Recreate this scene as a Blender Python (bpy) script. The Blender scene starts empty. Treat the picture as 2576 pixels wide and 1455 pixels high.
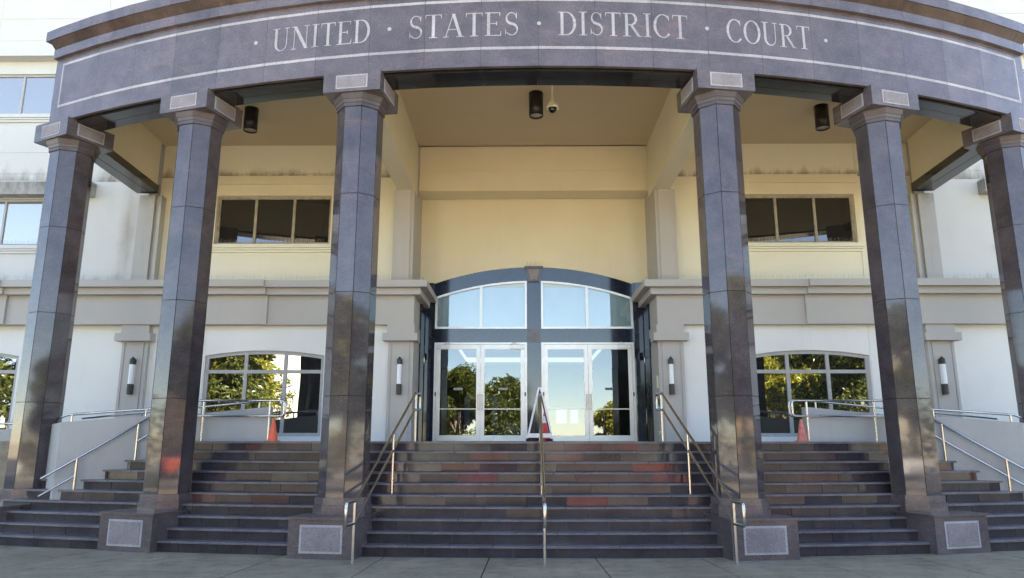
import bpy, math, random
from math import sin, cos, tan, pi, radians, sqrt, atan2, degrees
from mathutils import Vector, Matrix
random.seed(7)
scene = bpy.context.scene

# ------------------------------------------------------------------ camera
TILT, YAW, ROLL = 0.2063, 0.0114, 0.0007
F_PX = 1833.9
cam_d = bpy.data.cameras.new('camera')
cam = bpy.data.objects.new('camera', cam_d)
scene.collection.objects.link(cam)
fw = Vector((-sin(YAW)*cos(TILT), cos(YAW)*cos(TILT), sin(TILT)))
rt = Vector((cos(YAW), sin(YAW), 0))
up = rt.cross(fw)
rt2 = rt*cos(ROLL) + up*sin(ROLL)
up2 = up*cos(ROLL) - rt*sin(ROLL)
m = Matrix((( rt2.x, up2.x, -fw.x, 0), (rt2.y, up2.y, -fw.y, 0), (rt2.z, up2.z, -fw.z, 0), (0, 0, 0, 1)))
m.translation = Vector((-0.3025, 0, 1.597))
cam.matrix_world = m
cam_d.sensor_width = 36
cam_d.lens = F_PX/2576*36
cam_d.clip_start = 0.05
cam_d.clip_end = 2000
scene.camera = cam

# ------------------------------------------------------------------ sky, sun, exposure
SUN_DIR = Vector((0.40, 0.58, 0.76)).normalized()
elev = math.asin(SUN_DIR.z)
az = atan2(SUN_DIR.x, SUN_DIR.y)
world = bpy.data.worlds.new('World')
scene.world = world
world.use_nodes = True
wn = world.node_tree
bg = wn.nodes['Background']
sky = wn.nodes.new('ShaderNodeTexSky')
sky.sky_type = 'NISHITA'
sky.sun_disc = False
sky.sun_elevation = elev
sky.sun_rotation = az
sky.air_density = 0.8
sky.dust_density = 0.15
sky.ozone_density = 1.6
wn.links.new(sky.outputs[0], bg.inputs[0])
bg.inputs[1].default_value = 0.065
sd = bpy.data.lights.new('sun', 'SUN')
sd.energy = 5.0
sd.angle = radians(0.5)
sd.color = (1.0, 0.94, 0.85)
sun = bpy.data.objects.new('sun', sd)
sun.rotation_euler = (-SUN_DIR).to_track_quat('-Z', 'Y').to_euler()
sun.location = (10, 30, 40)
scene.collection.objects.link(sun)
scene.view_settings.view_transform = 'Standard'
scene.view_settings.look = 'None'
scene.view_settings.gamma = 1
scene.view_settings.exposure = 3.5
scene.view_settings.use_white_balance = True
scene.view_settings.white_balance_temperature = 7700
scene.view_settings.white_balance_tint = 12
scene.cycles.max_bounces = 8

# ------------------------------------------------------------------ material helpers
def new_mat(name):
    mt = bpy.data.materials.new(name)
    mt.use_nodes = True
    nt = mt.node_tree
    b = nt.nodes['Principled BSDF']
    return mt, nt, b

def node(nt, t, **kw):
    n = nt.nodes.new(t)
    for k, v in kw.items():
        setattr(n, k, v)
    return n

def pos(nt, scale=(1, 1, 1)):
    g = node(nt, 'ShaderNodeNewGeometry')
    mp = node(nt, 'ShaderNodeMapping')
    mp.inputs['Scale'].default_value = scale
    nt.links.new(g.outputs['Position'], mp.inputs['Vector'])
    return mp.outputs[0]

def noise(nt, vec, scale, detail=4, rough=0.6):
    n = node(nt, 'ShaderNodeTexNoise')
    n.inputs['Scale'].default_value = scale
    n.inputs['Detail'].default_value = detail
    n.inputs['Roughness'].default_value = rough
    nt.links.new(vec, n.inputs['Vector'])
    return n.outputs['Fac']

def ramp(nt, fac, stops):
    r = node(nt, 'ShaderNodeValToRGB')
    els = r.color_ramp.elements
    while len(els) < len(stops):
        els.new(0.5)
    for e, (p, c) in zip(els, stops):
        e.position = p
        e.color = (c[0], c[1], c[2], 1) if len(c) == 3 else c
    nt.links.new(fac, r.inputs[0])
    return r.outputs[0]

def mix(nt, fac, a, b, mode='MIX'):
    n = node(nt, 'ShaderNodeMix', data_type='RGBA', blend_type=mode)
    for idx, v in ((0, fac), (6, a), (7, b)):
        if isinstance(v, (int, float)):
            n.inputs[idx].default_value = v
        elif isinstance(v, tuple):
            n.inputs[idx].default_value = (v[0], v[1], v[2], 1)
        else:
            nt.links.new(v, n.inputs[idx])
    return n.outputs[2]

def bump(nt, b, h, strength=0.2, dist=0.01):
    bp = node(nt, 'ShaderNodeBump')
    bp.inputs['Strength'].default_value = strength
    bp.inputs['Distance'].default_value = dist
    nt.links.new(h, bp.inputs['Height'])
    nt.links.new(bp.outputs[0], b.inputs['Normal'])

def mathn(nt, op, a, b=None, clamp=False):
    n = node(nt, 'ShaderNodeMath', operation=op, use_clamp=clamp)
    for i, v in enumerate((a, b)):
        if v is None: continue
        if isinstance(v, (int, float)): n.inputs[i].default_value = v
        else: nt.links.new(v, n.inputs[i])
    return n.outputs[0]

def granite(name, c0, c1, red, speck, rough=0.12, ior=1.5, vein=0.5, wear=0.0):
    mt, nt, b = new_mat(name)
    v = pos(nt)
    big = noise(nt, v, 2.2, 6, 0.65)
    base = ramp(nt, big, [(0.3, c0), (0.7, c1)])
    # flowing reddish veins
    vs = node(nt, 'ShaderNodeMapping')
    vs.inputs['Rotation'].default_value = (0.3, 0.9, 0.2)
    vs.inputs['Scale'].default_value = (1, 1, 4)
    nt.links.new(v, vs.inputs['Vector'])
    vn = noise(nt, vs.outputs[0], 1.7, 9, 0.72)
    vm = ramp(nt, vn, [(0.56, (0, 0, 0)), (0.72, (vein,)*3)])
    col = mix(nt, vm, base, red)
    gi = node(nt, 'ShaderNodeNewGeometry')
    col = mix(nt, 1.0, col, ramp(nt, gi.outputs['Random Per Island'], [(0.0, (0.86,)*3), (1.0, (1.14,)*3)]), 'MULTIPLY')
    fine = noise(nt, v, 70, 3, 0.7)
    fm = ramp(nt, fine, [(0.38, (0.74,)*3), (0.62, (1.26,)*3)])
    col = mix(nt, 1.0, col, fm, 'MULTIPLY')
    sp = noise(nt, v, 150, 1, 0.5)
    sm = ramp(nt, sp, [(0.69, (0, 0, 0)), (0.77, (0.6,)*3)])
    col = mix(nt, sm, col, speck)
    if wear:
        wv = noise(nt, pos(nt, (1, 1, 3)), 5, 8, 0.75)
        wm = ramp(nt, wv, [(0.52, (0, 0, 0)), (0.75, (wear,)*3)])
        col = mix(nt, wm, col, (0.26, 0.25, 0.26))
    nt.links.new(col, b.inputs['Base Color'])
    rn = noise(nt, v, 3.5, 5, 0.6)
    rr = node(nt, 'ShaderNodeMapRange')
    rr.inputs['To Min'].default_value = rough*0.7
    rr.inputs['To Max'].default_value = rough*1.5
    nt.links.new(rn, rr.inputs[0])
    nt.links.new(rr.outputs[0], b.inputs['Roughness'])
    b.inputs['IOR'].default_value = ior
    return mt

def simple(name, col, rough=0.5, metal=0.0, var=0.0, vscale=4, bmp=0.0, bscale=60, ior=None):
    mt, nt, b = new_mat(name)
    if var:
        n = noise(nt, pos(nt), vscale, 6, 0.65)
        lo = tuple(c*(1-var) for c in col)
        hi = tuple(min(1, c*(1+var)) for c in col)
        nt.links.new(ramp(nt, n, [(0.3, lo), (0.7, hi)]), b.inputs['Base Color'])
    else:
        b.inputs['Base Color'].default_value = (*col, 1)
    b.inputs['Roughness'].default_value = rough
    b.inputs['Metallic'].default_value = metal
    if ior: b.inputs['IOR'].default_value = ior
    if bmp:
        bump(nt, b, noise(nt, pos(nt), bscale, 4, 0.6), bmp, 0.01)
    return mt

def stucco(name, col, bands=(), dirt=(0.16, 0.15, 0.12), general=0.10, streak=0.15, rust=False):
    """painted render with weathering above ledges: bands = (z0, z1, strength)"""
    mt, nt, b = new_mat(name)
    v = pos(nt)
    n = noise(nt, v, 0.9, 7, 0.6)
    c = ramp(nt, n, [(0.3, tuple(x*(1-general) for x in col)), (0.7, col)])
    st = noise(nt, pos(nt, (7, 7, 0.45)), 1.0, 7, 0.7)
    sm = ramp(nt, st, [(0.55, (0, 0, 0)), (0.8, (streak,)*3)])
    c = mix(nt, sm, c, tuple(x*0.45 for x in col))
    if bands:
        g = node(nt, 'ShaderNodeNewGeometry')
        sp = node(nt, 'ShaderNodeSeparateXYZ')
        nt.links.new(g.outputs['Position'], sp.inputs[0])
        dn = noise(nt, pos(nt, (2.2, 2.2, 1.0)), 1.4, 9, 0.75)
        for z0, z1, s in bands:
            mr = node(nt, 'ShaderNodeMapRange')
            mr.inputs['From Min'].default_value = z0
            mr.inputs['From Max'].default_value = z1
            mr.inputs['To Min'].default_value = 1
            mr.inputs['To Max'].default_value = 0
            nt.links.new(sp.outputs[2], mr.inputs[0])
            lo = mathn(nt, 'GREATER_THAN', sp.outputs[2], min(z0, z1)-0.01)
            hi = mathn(nt, 'LESS_THAN', sp.outputs[2], max(z0, z1)+0.01)
            w = mathn(nt, 'MULTIPLY', mathn(nt, 'MULTIPLY', mr.outputs[0], lo), hi)
            k = mathn(nt, 'ADD', dn, mathn(nt, 'MULTIPLY', w, 0.36))
            k = mathn(nt, 'SUBTRACT', k, 0.66)
            k = mathn(nt, 'MULTIPLY', k, 5.0*s, clamp=True)
            k = mathn(nt, 'MULTIPLY', k, w, clamp=True)
            c = mix(nt, k, c, dirt)
    if rust:
        g2 = node(nt, 'ShaderNodeNewGeometry')
        s2 = node(nt, 'ShaderNodeSeparateXYZ')
        nt.links.new(g2.outputs['Position'], s2.inputs[0])
        wob = noise(nt, pos(nt, (0, 0, 1)), 1.6, 4, 0.6)
        dx = mathn(nt, 'ABSOLUTE', mathn(nt, 'ADD', s2.outputs[0], mathn(nt, 'ADD', 9.40, mathn(nt, 'MULTIPLY', wob, 0.35))))
        k = mathn(nt, 'SUBTRACT', 1.0, mathn(nt, 'DIVIDE', dx, 0.26), clamp=True)
        zz = mathn(nt, 'SUBTRACT', 1.0, mathn(nt, 'DIVIDE', mathn(nt, 'ABSOLUTE', mathn(nt, 'SUBTRACT', s2.outputs[2], 6.4)), 1.6), clamp=True)
        k = mathn(nt, 'MULTIPLY', mathn(nt, 'MULTIPLY', k, zz), mathn(nt, 'MULTIPLY', noise(nt, pos(nt, (9, 9, 0.8)), 1.5, 9, 0.8), 1.15), clamp=True)
        c = mix(nt, k, c, (0.22, 0.15, 0.10))
    nt.links.new(c, b.inputs['Base Color'])
    b.inputs['Roughness'].default_value = 0.75
    bump(nt, b, noise(nt, v, 90, 5, 0.6), 0.12, 0.008)
    return mt

def glass_mirror(name, tint, body, fac=0.32, rough=0.015, transp=False, wav=0.0):
    mt = bpy.data.materials.new(name)
    mt.use_nodes = True
    nt = mt.node_tree
    nt.nodes.clear()
    out = node(nt, 'ShaderNodeOutputMaterial')
    gl = node(nt, 'ShaderNodeBsdfGlossy')
    gl.inputs['Color'].default_value = (*tint, 1)
    gl.inputs['Roughness'].default_value = rough
    if transp:
        bd = node(nt, 'ShaderNodeBsdfTransparent')
    else:
        bd = node(nt, 'ShaderNodeBsdfDiffuse')
    bd.inputs['Color'].default_value = (*body, 1)
    fr = node(nt, 'ShaderNodeFresnel')
    fr.inputs['IOR'].default_value = 1.5
    f = mathn(nt, 'ADD', mathn(nt, 'MULTIPLY', fr.outputs[0], 1-fac), fac, clamp=True)
    if wav:
        bp = node(nt, 'ShaderNodeBump')
        bp.inputs['Strength'].default_value = 1
        bp.inputs['Distance'].default_value = wav
        nt.links.new(noise(nt, pos(nt), 0.9, 1, 0.4), bp.inputs['Height'])
        nt.links.new(bp.outputs[0], gl.inputs['Normal'])
    mx = node(nt, 'ShaderNodeMixShader')
    nt.links.new(f, mx.inputs[0])
    nt.links.new(bd.outputs[0], mx.inputs[1])
    nt.links.new(gl.outputs[0], mx.inputs[2])
    nt.links.new(mx.outputs[0], out.inputs[0])
    return mt

def emit(name, col, s):
    mt, nt, b = new_mat(name)
    b.inputs['Base Color'].default_value = (*col, 1)
    b.inputs['Emission Color'].default_value = (*col, 1)
    b.inputs['Emission Strength'].default_value = s
    return mt

# ------------------------------------------------------------------ mesh helpers
ROOT = scene.collection

class MB:
    def __init__(self):
        self.v = []; self.f = []; self.mi = []; self.sm = []
    def add(self, vs, fs, mi=0, smooth=False):
        o = len(self.v)
        self.v += [tuple(p) for p in vs]
        for f in fs:
            self.f.append(tuple(i+o for i in f)); self.mi.append(mi); self.sm.append(smooth)
        return self
    def box(self, x0, x1, y0, y1, z0, z1, mi=0):
        if x0 > x1: x0, x1 = x1, x0
        vs = [(x0,y0,z0),(x1,y0,z0),(x1,y1,z0),(x0,y1,z0),(x0,y0,z1),(x1,y0,z1),(x1,y1,z1),(x0,y1,z1)]
        return self.add(vs, [(3,2,1,0),(4,5,6,7),(0,1,5,4),(1,2,6,5),(2,3,7,6),(3,0,4,7)], mi)
    def prism(self, poly, z0, z1, mi=0, poly1=None):
        a = sum(poly[i][0]*poly[(i+1) % len(poly)][1]-poly[(i+1) % len(poly)][0]*poly[i][1] for i in range(len(poly)))
        p1 = poly1 or poly
        if a < 0: poly = poly[::-1]; p1 = p1[::-1]
        n = len(poly)
        vs = [(x, y, z0) for x, y in poly]+[(x, y, z1) for x, y in p1]
        fs = [tuple(range(n-1, -1, -1)), tuple(range(n, 2*n))]
        fs += [(i, (i+1) % n, n+(i+1) % n, n+i) for i in range(n)]
        return self.add(vs, fs, mi)
    def prism_xz(self, poly, y0, y1, mi=0):
        """polygon in x,z extruded along y"""
        a = sum(poly[i][0]*poly[(i+1) % len(poly)][1]-poly[(i+1) % len(poly)][0]*poly[i][1] for i in range(len(poly)))
        if a < 0: poly = poly[::-1]
        n = len(poly)
        vs = [(x, y0, z) for x, z in poly]+[(x, y1, z) for x, z in poly]
        fs = [tuple(range(n)), tuple(range(2*n-1, n-1, -1))]
        fs += [((i+1) % n, i, n+i, n+(i+1) % n) for i in range(n)]
        return self.add(vs, fs, mi)
    def prism_yz(self, poly, x0, x1, mi=0):
        n = len(poly)
        vs = [(x0, y, z) for y, z in poly]+[(x1, y, z) for y, z in poly]
        fs = [tuple(range(n-1, -1, -1)), tuple(range(n, 2*n))]
        fs += [(i, (i+1) % n, n+(i+1) % n, n+i) for i in range(n)]
        return self.add(vs, fs, mi)
    def tube(self, pts, r, n=10, mi=0, smooth=True, cap=True, radii=None):
        pts = [Vector(p) for p in pts]
        rings = []
        prev = None
        for i, p in enumerate(pts):
            if i == 0: t = pts[1]-p
            elif i == len(pts)-1: t = p-pts[i-1]
            else: t = (pts[i+1]-p).normalized()+(p-pts[i-1]).normalized()
            t.normalize()
            if prev is None:
                a = Vector((0, 0, 1)) if abs(t.z) < 0.9 else Vector((1, 0, 0))
                u = t.cross(a).normalized()
            else:
                u = (prev-t*prev.dot(t)).normalized()
            prev = u
            w = t.cross(u)
            rr = radii[i] if radii else r
            # miter compensation
            rings.append([p+(u*cos(2*pi*k/n)+w*sin(2*pi*k/n))*rr for k in range(n)])
        vs = [q for rg in rings for q in rg]
        fs = []
        for i in range(len(rings)-1):
            for k in range(n):
                fs.append((i*n+k, i*n+(k+1) % n, (i+1)*n+(k+1) % n, (i+1)*n+k))
        self.add(vs, fs, mi, smooth)
        if cap:
            self.add(rings[0], [tuple(range(n-1, -1, -1))], mi)
            self.add(rings[-1], [tuple(range(n))], mi)
        return self
    def lathe(self, cx, cy, prof, n=20, mi=0, smooth=True):
        vs = []
        for r, z in prof:
            for k in range(n):
                vs.append((cx+r*cos(2*pi*k/n), cy+r*sin(2*pi*k/n), z))
        fs = []
        for i in range(len(prof)-1):
            for k in range(n):
                fs.append((i*n+k, i*n+(k+1) % n, (i+1)*n+(k+1) % n, (i+1)*n+k))
        return self.add(vs, fs, mi, smooth)
    def build(self, name, mats, parent=None, bevel=0.0):
        me = bpy.data.meshes.new(name)
        me.from_pydata(self.v, [], self.f)
        if not isinstance(mats, (list, tuple)): mats = [mats]
        for mt in mats: me.materials.append(mt)
        for p, mi, s in zip(me.polygons, self.mi, self.sm):
            p.material_index = mi
            p.use_smooth = s
        me.update()
        o = bpy.data.objects.new(name, me)
        ROOT.objects.link(o)
        if parent is not None:
            o.parent = parent
            o.matrix_parent_inverse = Matrix.Translation(-WORLD.get(parent.name, Vector((0, 0, 0))))
        WORLD[o.name] = WORLD.get(parent.name, Vector((0, 0, 0))).copy()*0 if parent is not None else Vector((0, 0, 0))
        if bevel:
            md = o.modifiers.new('edge', 'BEVEL')
            md.width = bevel; md.segments = 2; md.limit_method = 'ANGLE'; md.angle_limit = radians(40)
        return o
WORLD = {}

def empty(name, loc, label, cat, group=None):
    o = bpy.data.objects.new(name, None)
    o.location = loc
    o.empty_display_size = 0.2
    ROOT.objects.link(o)
    WORLD[o.name] = Vector(loc)
    o['label'] = label; o['category'] = cat
    if group: o['group'] = group
    return o

def tag(o, label, cat, group=None):
    o['label'] = label; o['category'] = cat
    if group: o['group'] = group
    return o

def struct(o):
    o['kind'] = 'structure'
    return o

def copy_tree(o, parent=None):
    c = o.copy()
    ROOT.objects.link(c)
    if parent is not None:
        c.parent = parent
        c.matrix_parent_inverse = o.matrix_parent_inverse.copy()
    for ch in [x for x in bpy.data.objects if x.parent == o]:
        copy_tree(ch, c)
    return c

# ------------------------------------------------------------------ measured setting-out
S = 1.13                       # facade scale factor about the camera position
def fx(x): return x*S+0.03
def fy(y): return y*S
def fz(z): return 1.6+(z-1.6)*S
YC = 32.077                    # centre of the colonnade arc
A3, A2, A1 = radians(8.165), radians(16.555), radians(25.27)
def arc(R, a, yc=YC): return (R*sin(a), yc-R*cos(a))
SEG = radians(2.5)
def facet(R, a):
    """point on the faceted frieze at polar angle a"""
    k = math.floor(a/SEG)
    mid = (k+0.5)*SEG
    r = R*cos(SEG/2)/cos(a-mid)
    return arc(r, a)
def arc_poly(R0, R1, a0, a1, yc=YC, step=SEG):
    """polygon between radii R1 (outer, towards viewer) and R0, facets at multiples of step"""
    an = [a0]
    k = math.ceil(a0/step+1e-6)
    while k*step < a1-1e-6:
        an.append(k*step); k += 1
    an.append(a1)
    return [arc(R1, a, yc) for a in an]+[arc(R0, a, yc) for a in reversed(an)]

# ------------------------------------------------------------------ materials
M_GR = granite('purple_granite', (0.084, 0.075, 0.085), (0.150, 0.128, 0.142), (0.27, 0.16, 0.14), (0.30, 0.27, 0.28), 0.13, 1.52)
M_GR_SHAFT = granite('shaft_granite', (0.045, 0.040, 0.045), (0.096, 0.083, 0.089), (0.20, 0.10, 0.075), (0.32, 0.28, 0.28), 0.045, 1.6, 0.4)
M_GR_CAP = granite('capital_granite', (0.065, 0.055, 0.060), (0.13, 0.11, 0.115), (0.17, 0.11, 0.09), (0.36, 0.33, 0.32), 0.2, 1.5, 0.4, wear=0.35)
M_NECK = granite('neck_granite', (0.05, 0.045, 0.052), (0.10, 0.085, 0.092), (0.15, 0.09, 0.07), (0.3, 0.27, 0.27), 0.38, 1.45, 0.3)
M_GR_LIGHT = granite('flamed_granite', (0.17, 0.155, 0.165), (0.28, 0.255, 0.265), (0.28, 0.20, 0.18), (0.55, 0.53, 0.53), 0.55, 1.45, 0.3)
M_INLAY = granite('inlay_stone', (0.30, 0.295, 0.31), (0.43, 0.42, 0.44), (0.40, 0.35, 0.34), (0.2, 0.2, 0.21), 0.5, 1.45, 0.2)
M_PED = granite('pedestal_granite', (0.07, 0.058, 0.062), (0.14, 0.115, 0.12), (0.20, 0.12, 0.10), (0.36, 0.32, 0.32), 0.16, 1.52, 0.5, wear=0.3)
M_DARK = granite('black_granite', (0.010, 0.016, 0.027), (0.020, 0.030, 0.048), (0.02, 0.03, 0.05), (0.05, 0.07, 0.10), 0.06, 1.65, 0.0)
M_SOFFIT = granite('soffit_granite', (0.010, 0.010, 0.011), (0.020, 0.018, 0.019), (0.06, 0.05, 0.04), (0.12, 0.11, 0.11), 0.10, 1.55, 0.2)
M_T = [granite('step_tile_dark', (0.030, 0.028, 0.034), (0.062, 0.056, 0.064), (0.09, 0.055, 0.045), (0.18, 0.16, 0.16), 0.11, 1.40, 0.4),
       granite('step_tile_brown', (0.032, 0.029, 0.034), (0.068, 0.059, 0.065), (0.11, 0.062, 0.052), (0.2, 0.17, 0.16), 0.11, 1.40, 0.5),
       granite('step_tile_red_reflection', (0.064, 0.032, 0.032), (0.115, 0.055, 0.052), (0.15, 0.07, 0.06), (0.2, 0.17, 0.16), 0.11, 1.40, 0.5)]  # last tile: red street reflections put into the stone colour
M_TREAD = granite('step_tread', (0.085, 0.078, 0.092), (0.17, 0.155, 0.172), (0.18, 0.13, 0.12), (0.38, 0.36, 0.37), 0.34, 1.5, 0.3, wear=0.5)
M_GROUT = simple('grout', (0.24, 0.23, 0.23), 0.9, var=0.3, vscale=20)
M_JOINT = simple('dark_joint', (0.012, 0.012, 0.014), 0.9)  # near-black tone of the stone joints
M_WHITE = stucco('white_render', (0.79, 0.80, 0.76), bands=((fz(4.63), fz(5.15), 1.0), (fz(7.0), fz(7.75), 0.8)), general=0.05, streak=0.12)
M_WHITE_DIM = stucco('dimmed_white_render', (0.60, 0.605, 0.575), bands=((fz(4.63), fz(5.15), 1.0), (fz(7.0), fz(7.75), 0.6)), general=0.06, streak=0.14, rust=True)  # white render darkened in colour to offset strong sky light on upper walls
M_CREAM = stucco('bounce_cream_render', (0.79, 0.72, 0.52), dirt=(0.30, 0.26, 0.16), general=0.07, streak=0.10)  # warm bounce light under the portico is put into this paint colour
M_BOUNCE_CREAM_L = stucco('pale_bounce_cream_render', (0.80, 0.765, 0.60), bands=((fz(4.63), fz(4.8), 0.5), (fz(7.08), fz(7.42), 0.9)), dirt=(0.26, 0.23, 0.15), general=0.05, streak=0.06)  # paler version, bounce warmth in the base colour; bands are dirt
M_TAUPE = stucco('taupe_render', (0.49, 0.47, 0.435), general=0.08, streak=0.12)
M_TAUPE_D = stucco('weathered_taupe_render', (0.47, 0.46, 0.43), bands=((fz(6.9), fz(5.6), 0.6),), dirt=(0.12, 0.12, 0.10), general=0.15, streak=0.4)
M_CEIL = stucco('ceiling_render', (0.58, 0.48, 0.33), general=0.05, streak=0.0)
M_RAMP = stucco('ramp_render', (0.46, 0.47, 0.455), bands=((1.0, 2.1, 0.12),), general=0.16, streak=0.15)
M_FRAME = simple('window_frame_paint', (0.40, 0.40, 0.39), 0.5, var=0.12, vscale=9)
M_FRAME_B = simple('weathered_frame', (0.36, 0.32, 0.24), 0.6, var=0.3, vscale=8)
M_STEEL = simple('stainless_steel', (0.56, 0.55, 0.53), 0.22, 1.0, var=0.10, vscale=25)
M_ALU = simple('brushed_aluminium', (0.60, 0.60, 0.575), 0.34, 0.6, var=0.07, vscale=6)
M_GLASS = glass_mirror('window_glass', (0.86, 0.90, 0.95), (0.012, 0.011, 0.010), 0.28, 0.012, wav=0.004)
M_GLASS_D = glass_mirror('shaded_window_glass', (0.74, 0.74, 0.76), (0.022, 0.020, 0.019), 0.16, 0.012, wav=0.003)
M_GLASS_U = glass_mirror('upper_window_glass', (0.96, 0.92, 0.86), (0.16, 0.16, 0.16), 0.30, 0.02)
M_GLASS_DOOR = glass_mirror('door_glass', (0.88, 0.92, 0.94), (0.60, 0.66, 0.68), 0.085, 0.008, transp=True, wav=0.0025)
M_GLASS_T = glass_mirror('transom_glass', (0.93, 0.93, 0.90), (0.82, 0.88, 0.90), 0.09, 0.012, transp=True)
M_BLIND = simple('roller_blind', (0.70, 0.80, 0.80), 0.8, var=0.06, vscale=2)
M_BRONZE = simple('dark_bronze', (0.045, 0.048, 0.042), 0.45, 0.2, var=0.2)
M_BROWNM = simple('brown_black_metal', (0.022, 0.018, 0.016), 0.35, 0.3, var=0.2)
M_LENS = simple('opal_lens', (0.86, 0.90, 0.93), 0.25)
M_CAMW = simple('ivory_plastic', (0.74, 0.70, 0.55), 0.4, var=0.15, vscale=20)
M_BLACKG = simple('black_gloss', (0.008, 0.008, 0.009), 0.05, ior=1.6)
M_ORANGE = simple('faded_orange_plastic', (0.85, 0.15, 0.07), 0.55, var=0.15, vscale=18)
M_RED = simple('red_plastic', (0.62, 0.035, 0.03), 0.4, var=0.12, vscale=12)
M_WPL = simple('white_plastic', (0.72, 0.72, 0.74), 0.4, var=0.06, vscale=6)
M_GPL = simple('dark_board', (0.10, 0.095, 0.09), 0.5, var=0.2)
M_RUB = simple('black_rubber', (0.015, 0.015, 0.015), 0.8)
M_SPIKE = simple('spike_wire', (0.30, 0.31, 0.29), 0.5, 0.3)

# ------------------------------------------------------------------ ground, pavement, road
def concrete(name, col, var=0.3):
    mt, nt, b = new_mat(name)
    v = pos(nt)
    a = noise(nt, v, 0.8, 8, 0.7)
    c = ramp(nt, a, [(0.28, tuple(x*(1-var) for x in col)), (0.5, col), (0.72, tuple(x*(1+var*0.9) for x in col))])
    s = noise(nt, pos(nt, (0.5, 2.2, 1)), 1.6, 8, 0.75)
    c = mix(nt, ramp(nt, s, [(0.5, (0, 0, 0)), (0.72, (0.5,)*3)]), c, tuple(x*1.75 for x in col))
    d = noise(nt, v, 3.3, 9, 0.8)
    c = mix(nt, ramp(nt, d, [(0.34, (0.8,)*3), (0.50, (0, 0, 0))]), c, tuple(x*0.38 for x in col))
    f = noise(nt, v, 120, 2, 0.6)
    c = mix(nt, 1.0, c, ramp(nt, f, [(0.3, (0.78,)*3), (0.7, (1.2,)*3)]), 'MULTIPLY')
    w = noise(nt, v, 26, 1, 0.4)
    c = mix(nt, ramp(nt, w, [(0.79, (0, 0, 0)), (0.80, (0.8,)*3)]), c, (0.42, 0.42, 0.40))
    nt.links.new(c, b.inputs['Base Color'])
    b.inputs['Roughness'].default_value = 0.62
    bump(nt, b, noise(nt, v, 60, 6, 0.7), 0.35, 0.01)
    return mt
M_PAVE = concrete('pavement_concrete', (0.262, 0.226, 0.160))
M_PAVE2 = concrete('pavement_dirt', (0.035, 0.036, 0.032))
M_ASPH = simple('asphalt', (0.13, 0.125, 0.12), 0.85, var=0.25, vscale=2, bmp=0.3)
M_PAINT = simple('road_paint', (0.72, 0.70, 0.62), 0.7, var=0.12, vscale=9)
M_GRASS = simple('dry_ground', (0.30, 0.265, 0.19), 0.95, var=0.3, vscale=1, bmp=0.6, bscale=20)
M_CONC = simple('kerb_concrete', (0.36, 0.35, 0.32), 0.85, var=0.2)

g = MB(); g.box(-600, 600, -600, 600, -0.6, -0.16)
struct(g.build('ground', M_GRASS))
g = MB(); g.box(-80, 80, -3.6, 45, -0.3, -0.018)
struct(g.build('pavement_bed', M_PAVE2))
# slabs laid radially in front of the steps
YS = 42.014
g = MB()
J = radians(2.72)
random.seed(3)
radii = [26.0, 32.10, 34.0, 36.3, 38.6, 41.0, 43.5]
for i in range(-12, 12):
    a0 = J*(i+0.5)+0.0003; a1 = J*(i+1.5)-0.0003
    for r0, r1 in zip(radii[:-1], radii[1:]):
        dz = random.uniform(-0.003, 0.003)
        p = [arc(r1-0.006, a0, YS), arc(r1-0.006, a1, YS), arc(r0+0.006, a1, YS), arc(r0+0.006, a0, YS)]
        if p[0][1] < -3.3 or p[1][1] < -3.3: continue
        g.prism(p, -0.10, 0.0+dz)
struct(g.build('pavement', M_PAVE))
g = MB()
g.box(-80, 80, -3.78, -3.6, -0.3, -0.012)
g.box(-80, 80, -12.2, -12.02, -0.3, -0.012)
struct(g.build('kerb', M_CONC))
g = MB(); g.box(-80, 80, -12.02, -3.78, -0.3, -0.14)
struct(g.build('road', M_ASPH))
g = MB()
for i in range(-13, 13): g.box(i*6, i*6+3, -8.05, -7.9, -0.139, -0.136)
struct(g.build('lane_marking', M_PAINT))
g = MB(); g.box(-80, 80, -14.4, -12.2, -0.3, -0.02)
struct(g.build('far_pavement', M_CONC))

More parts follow.
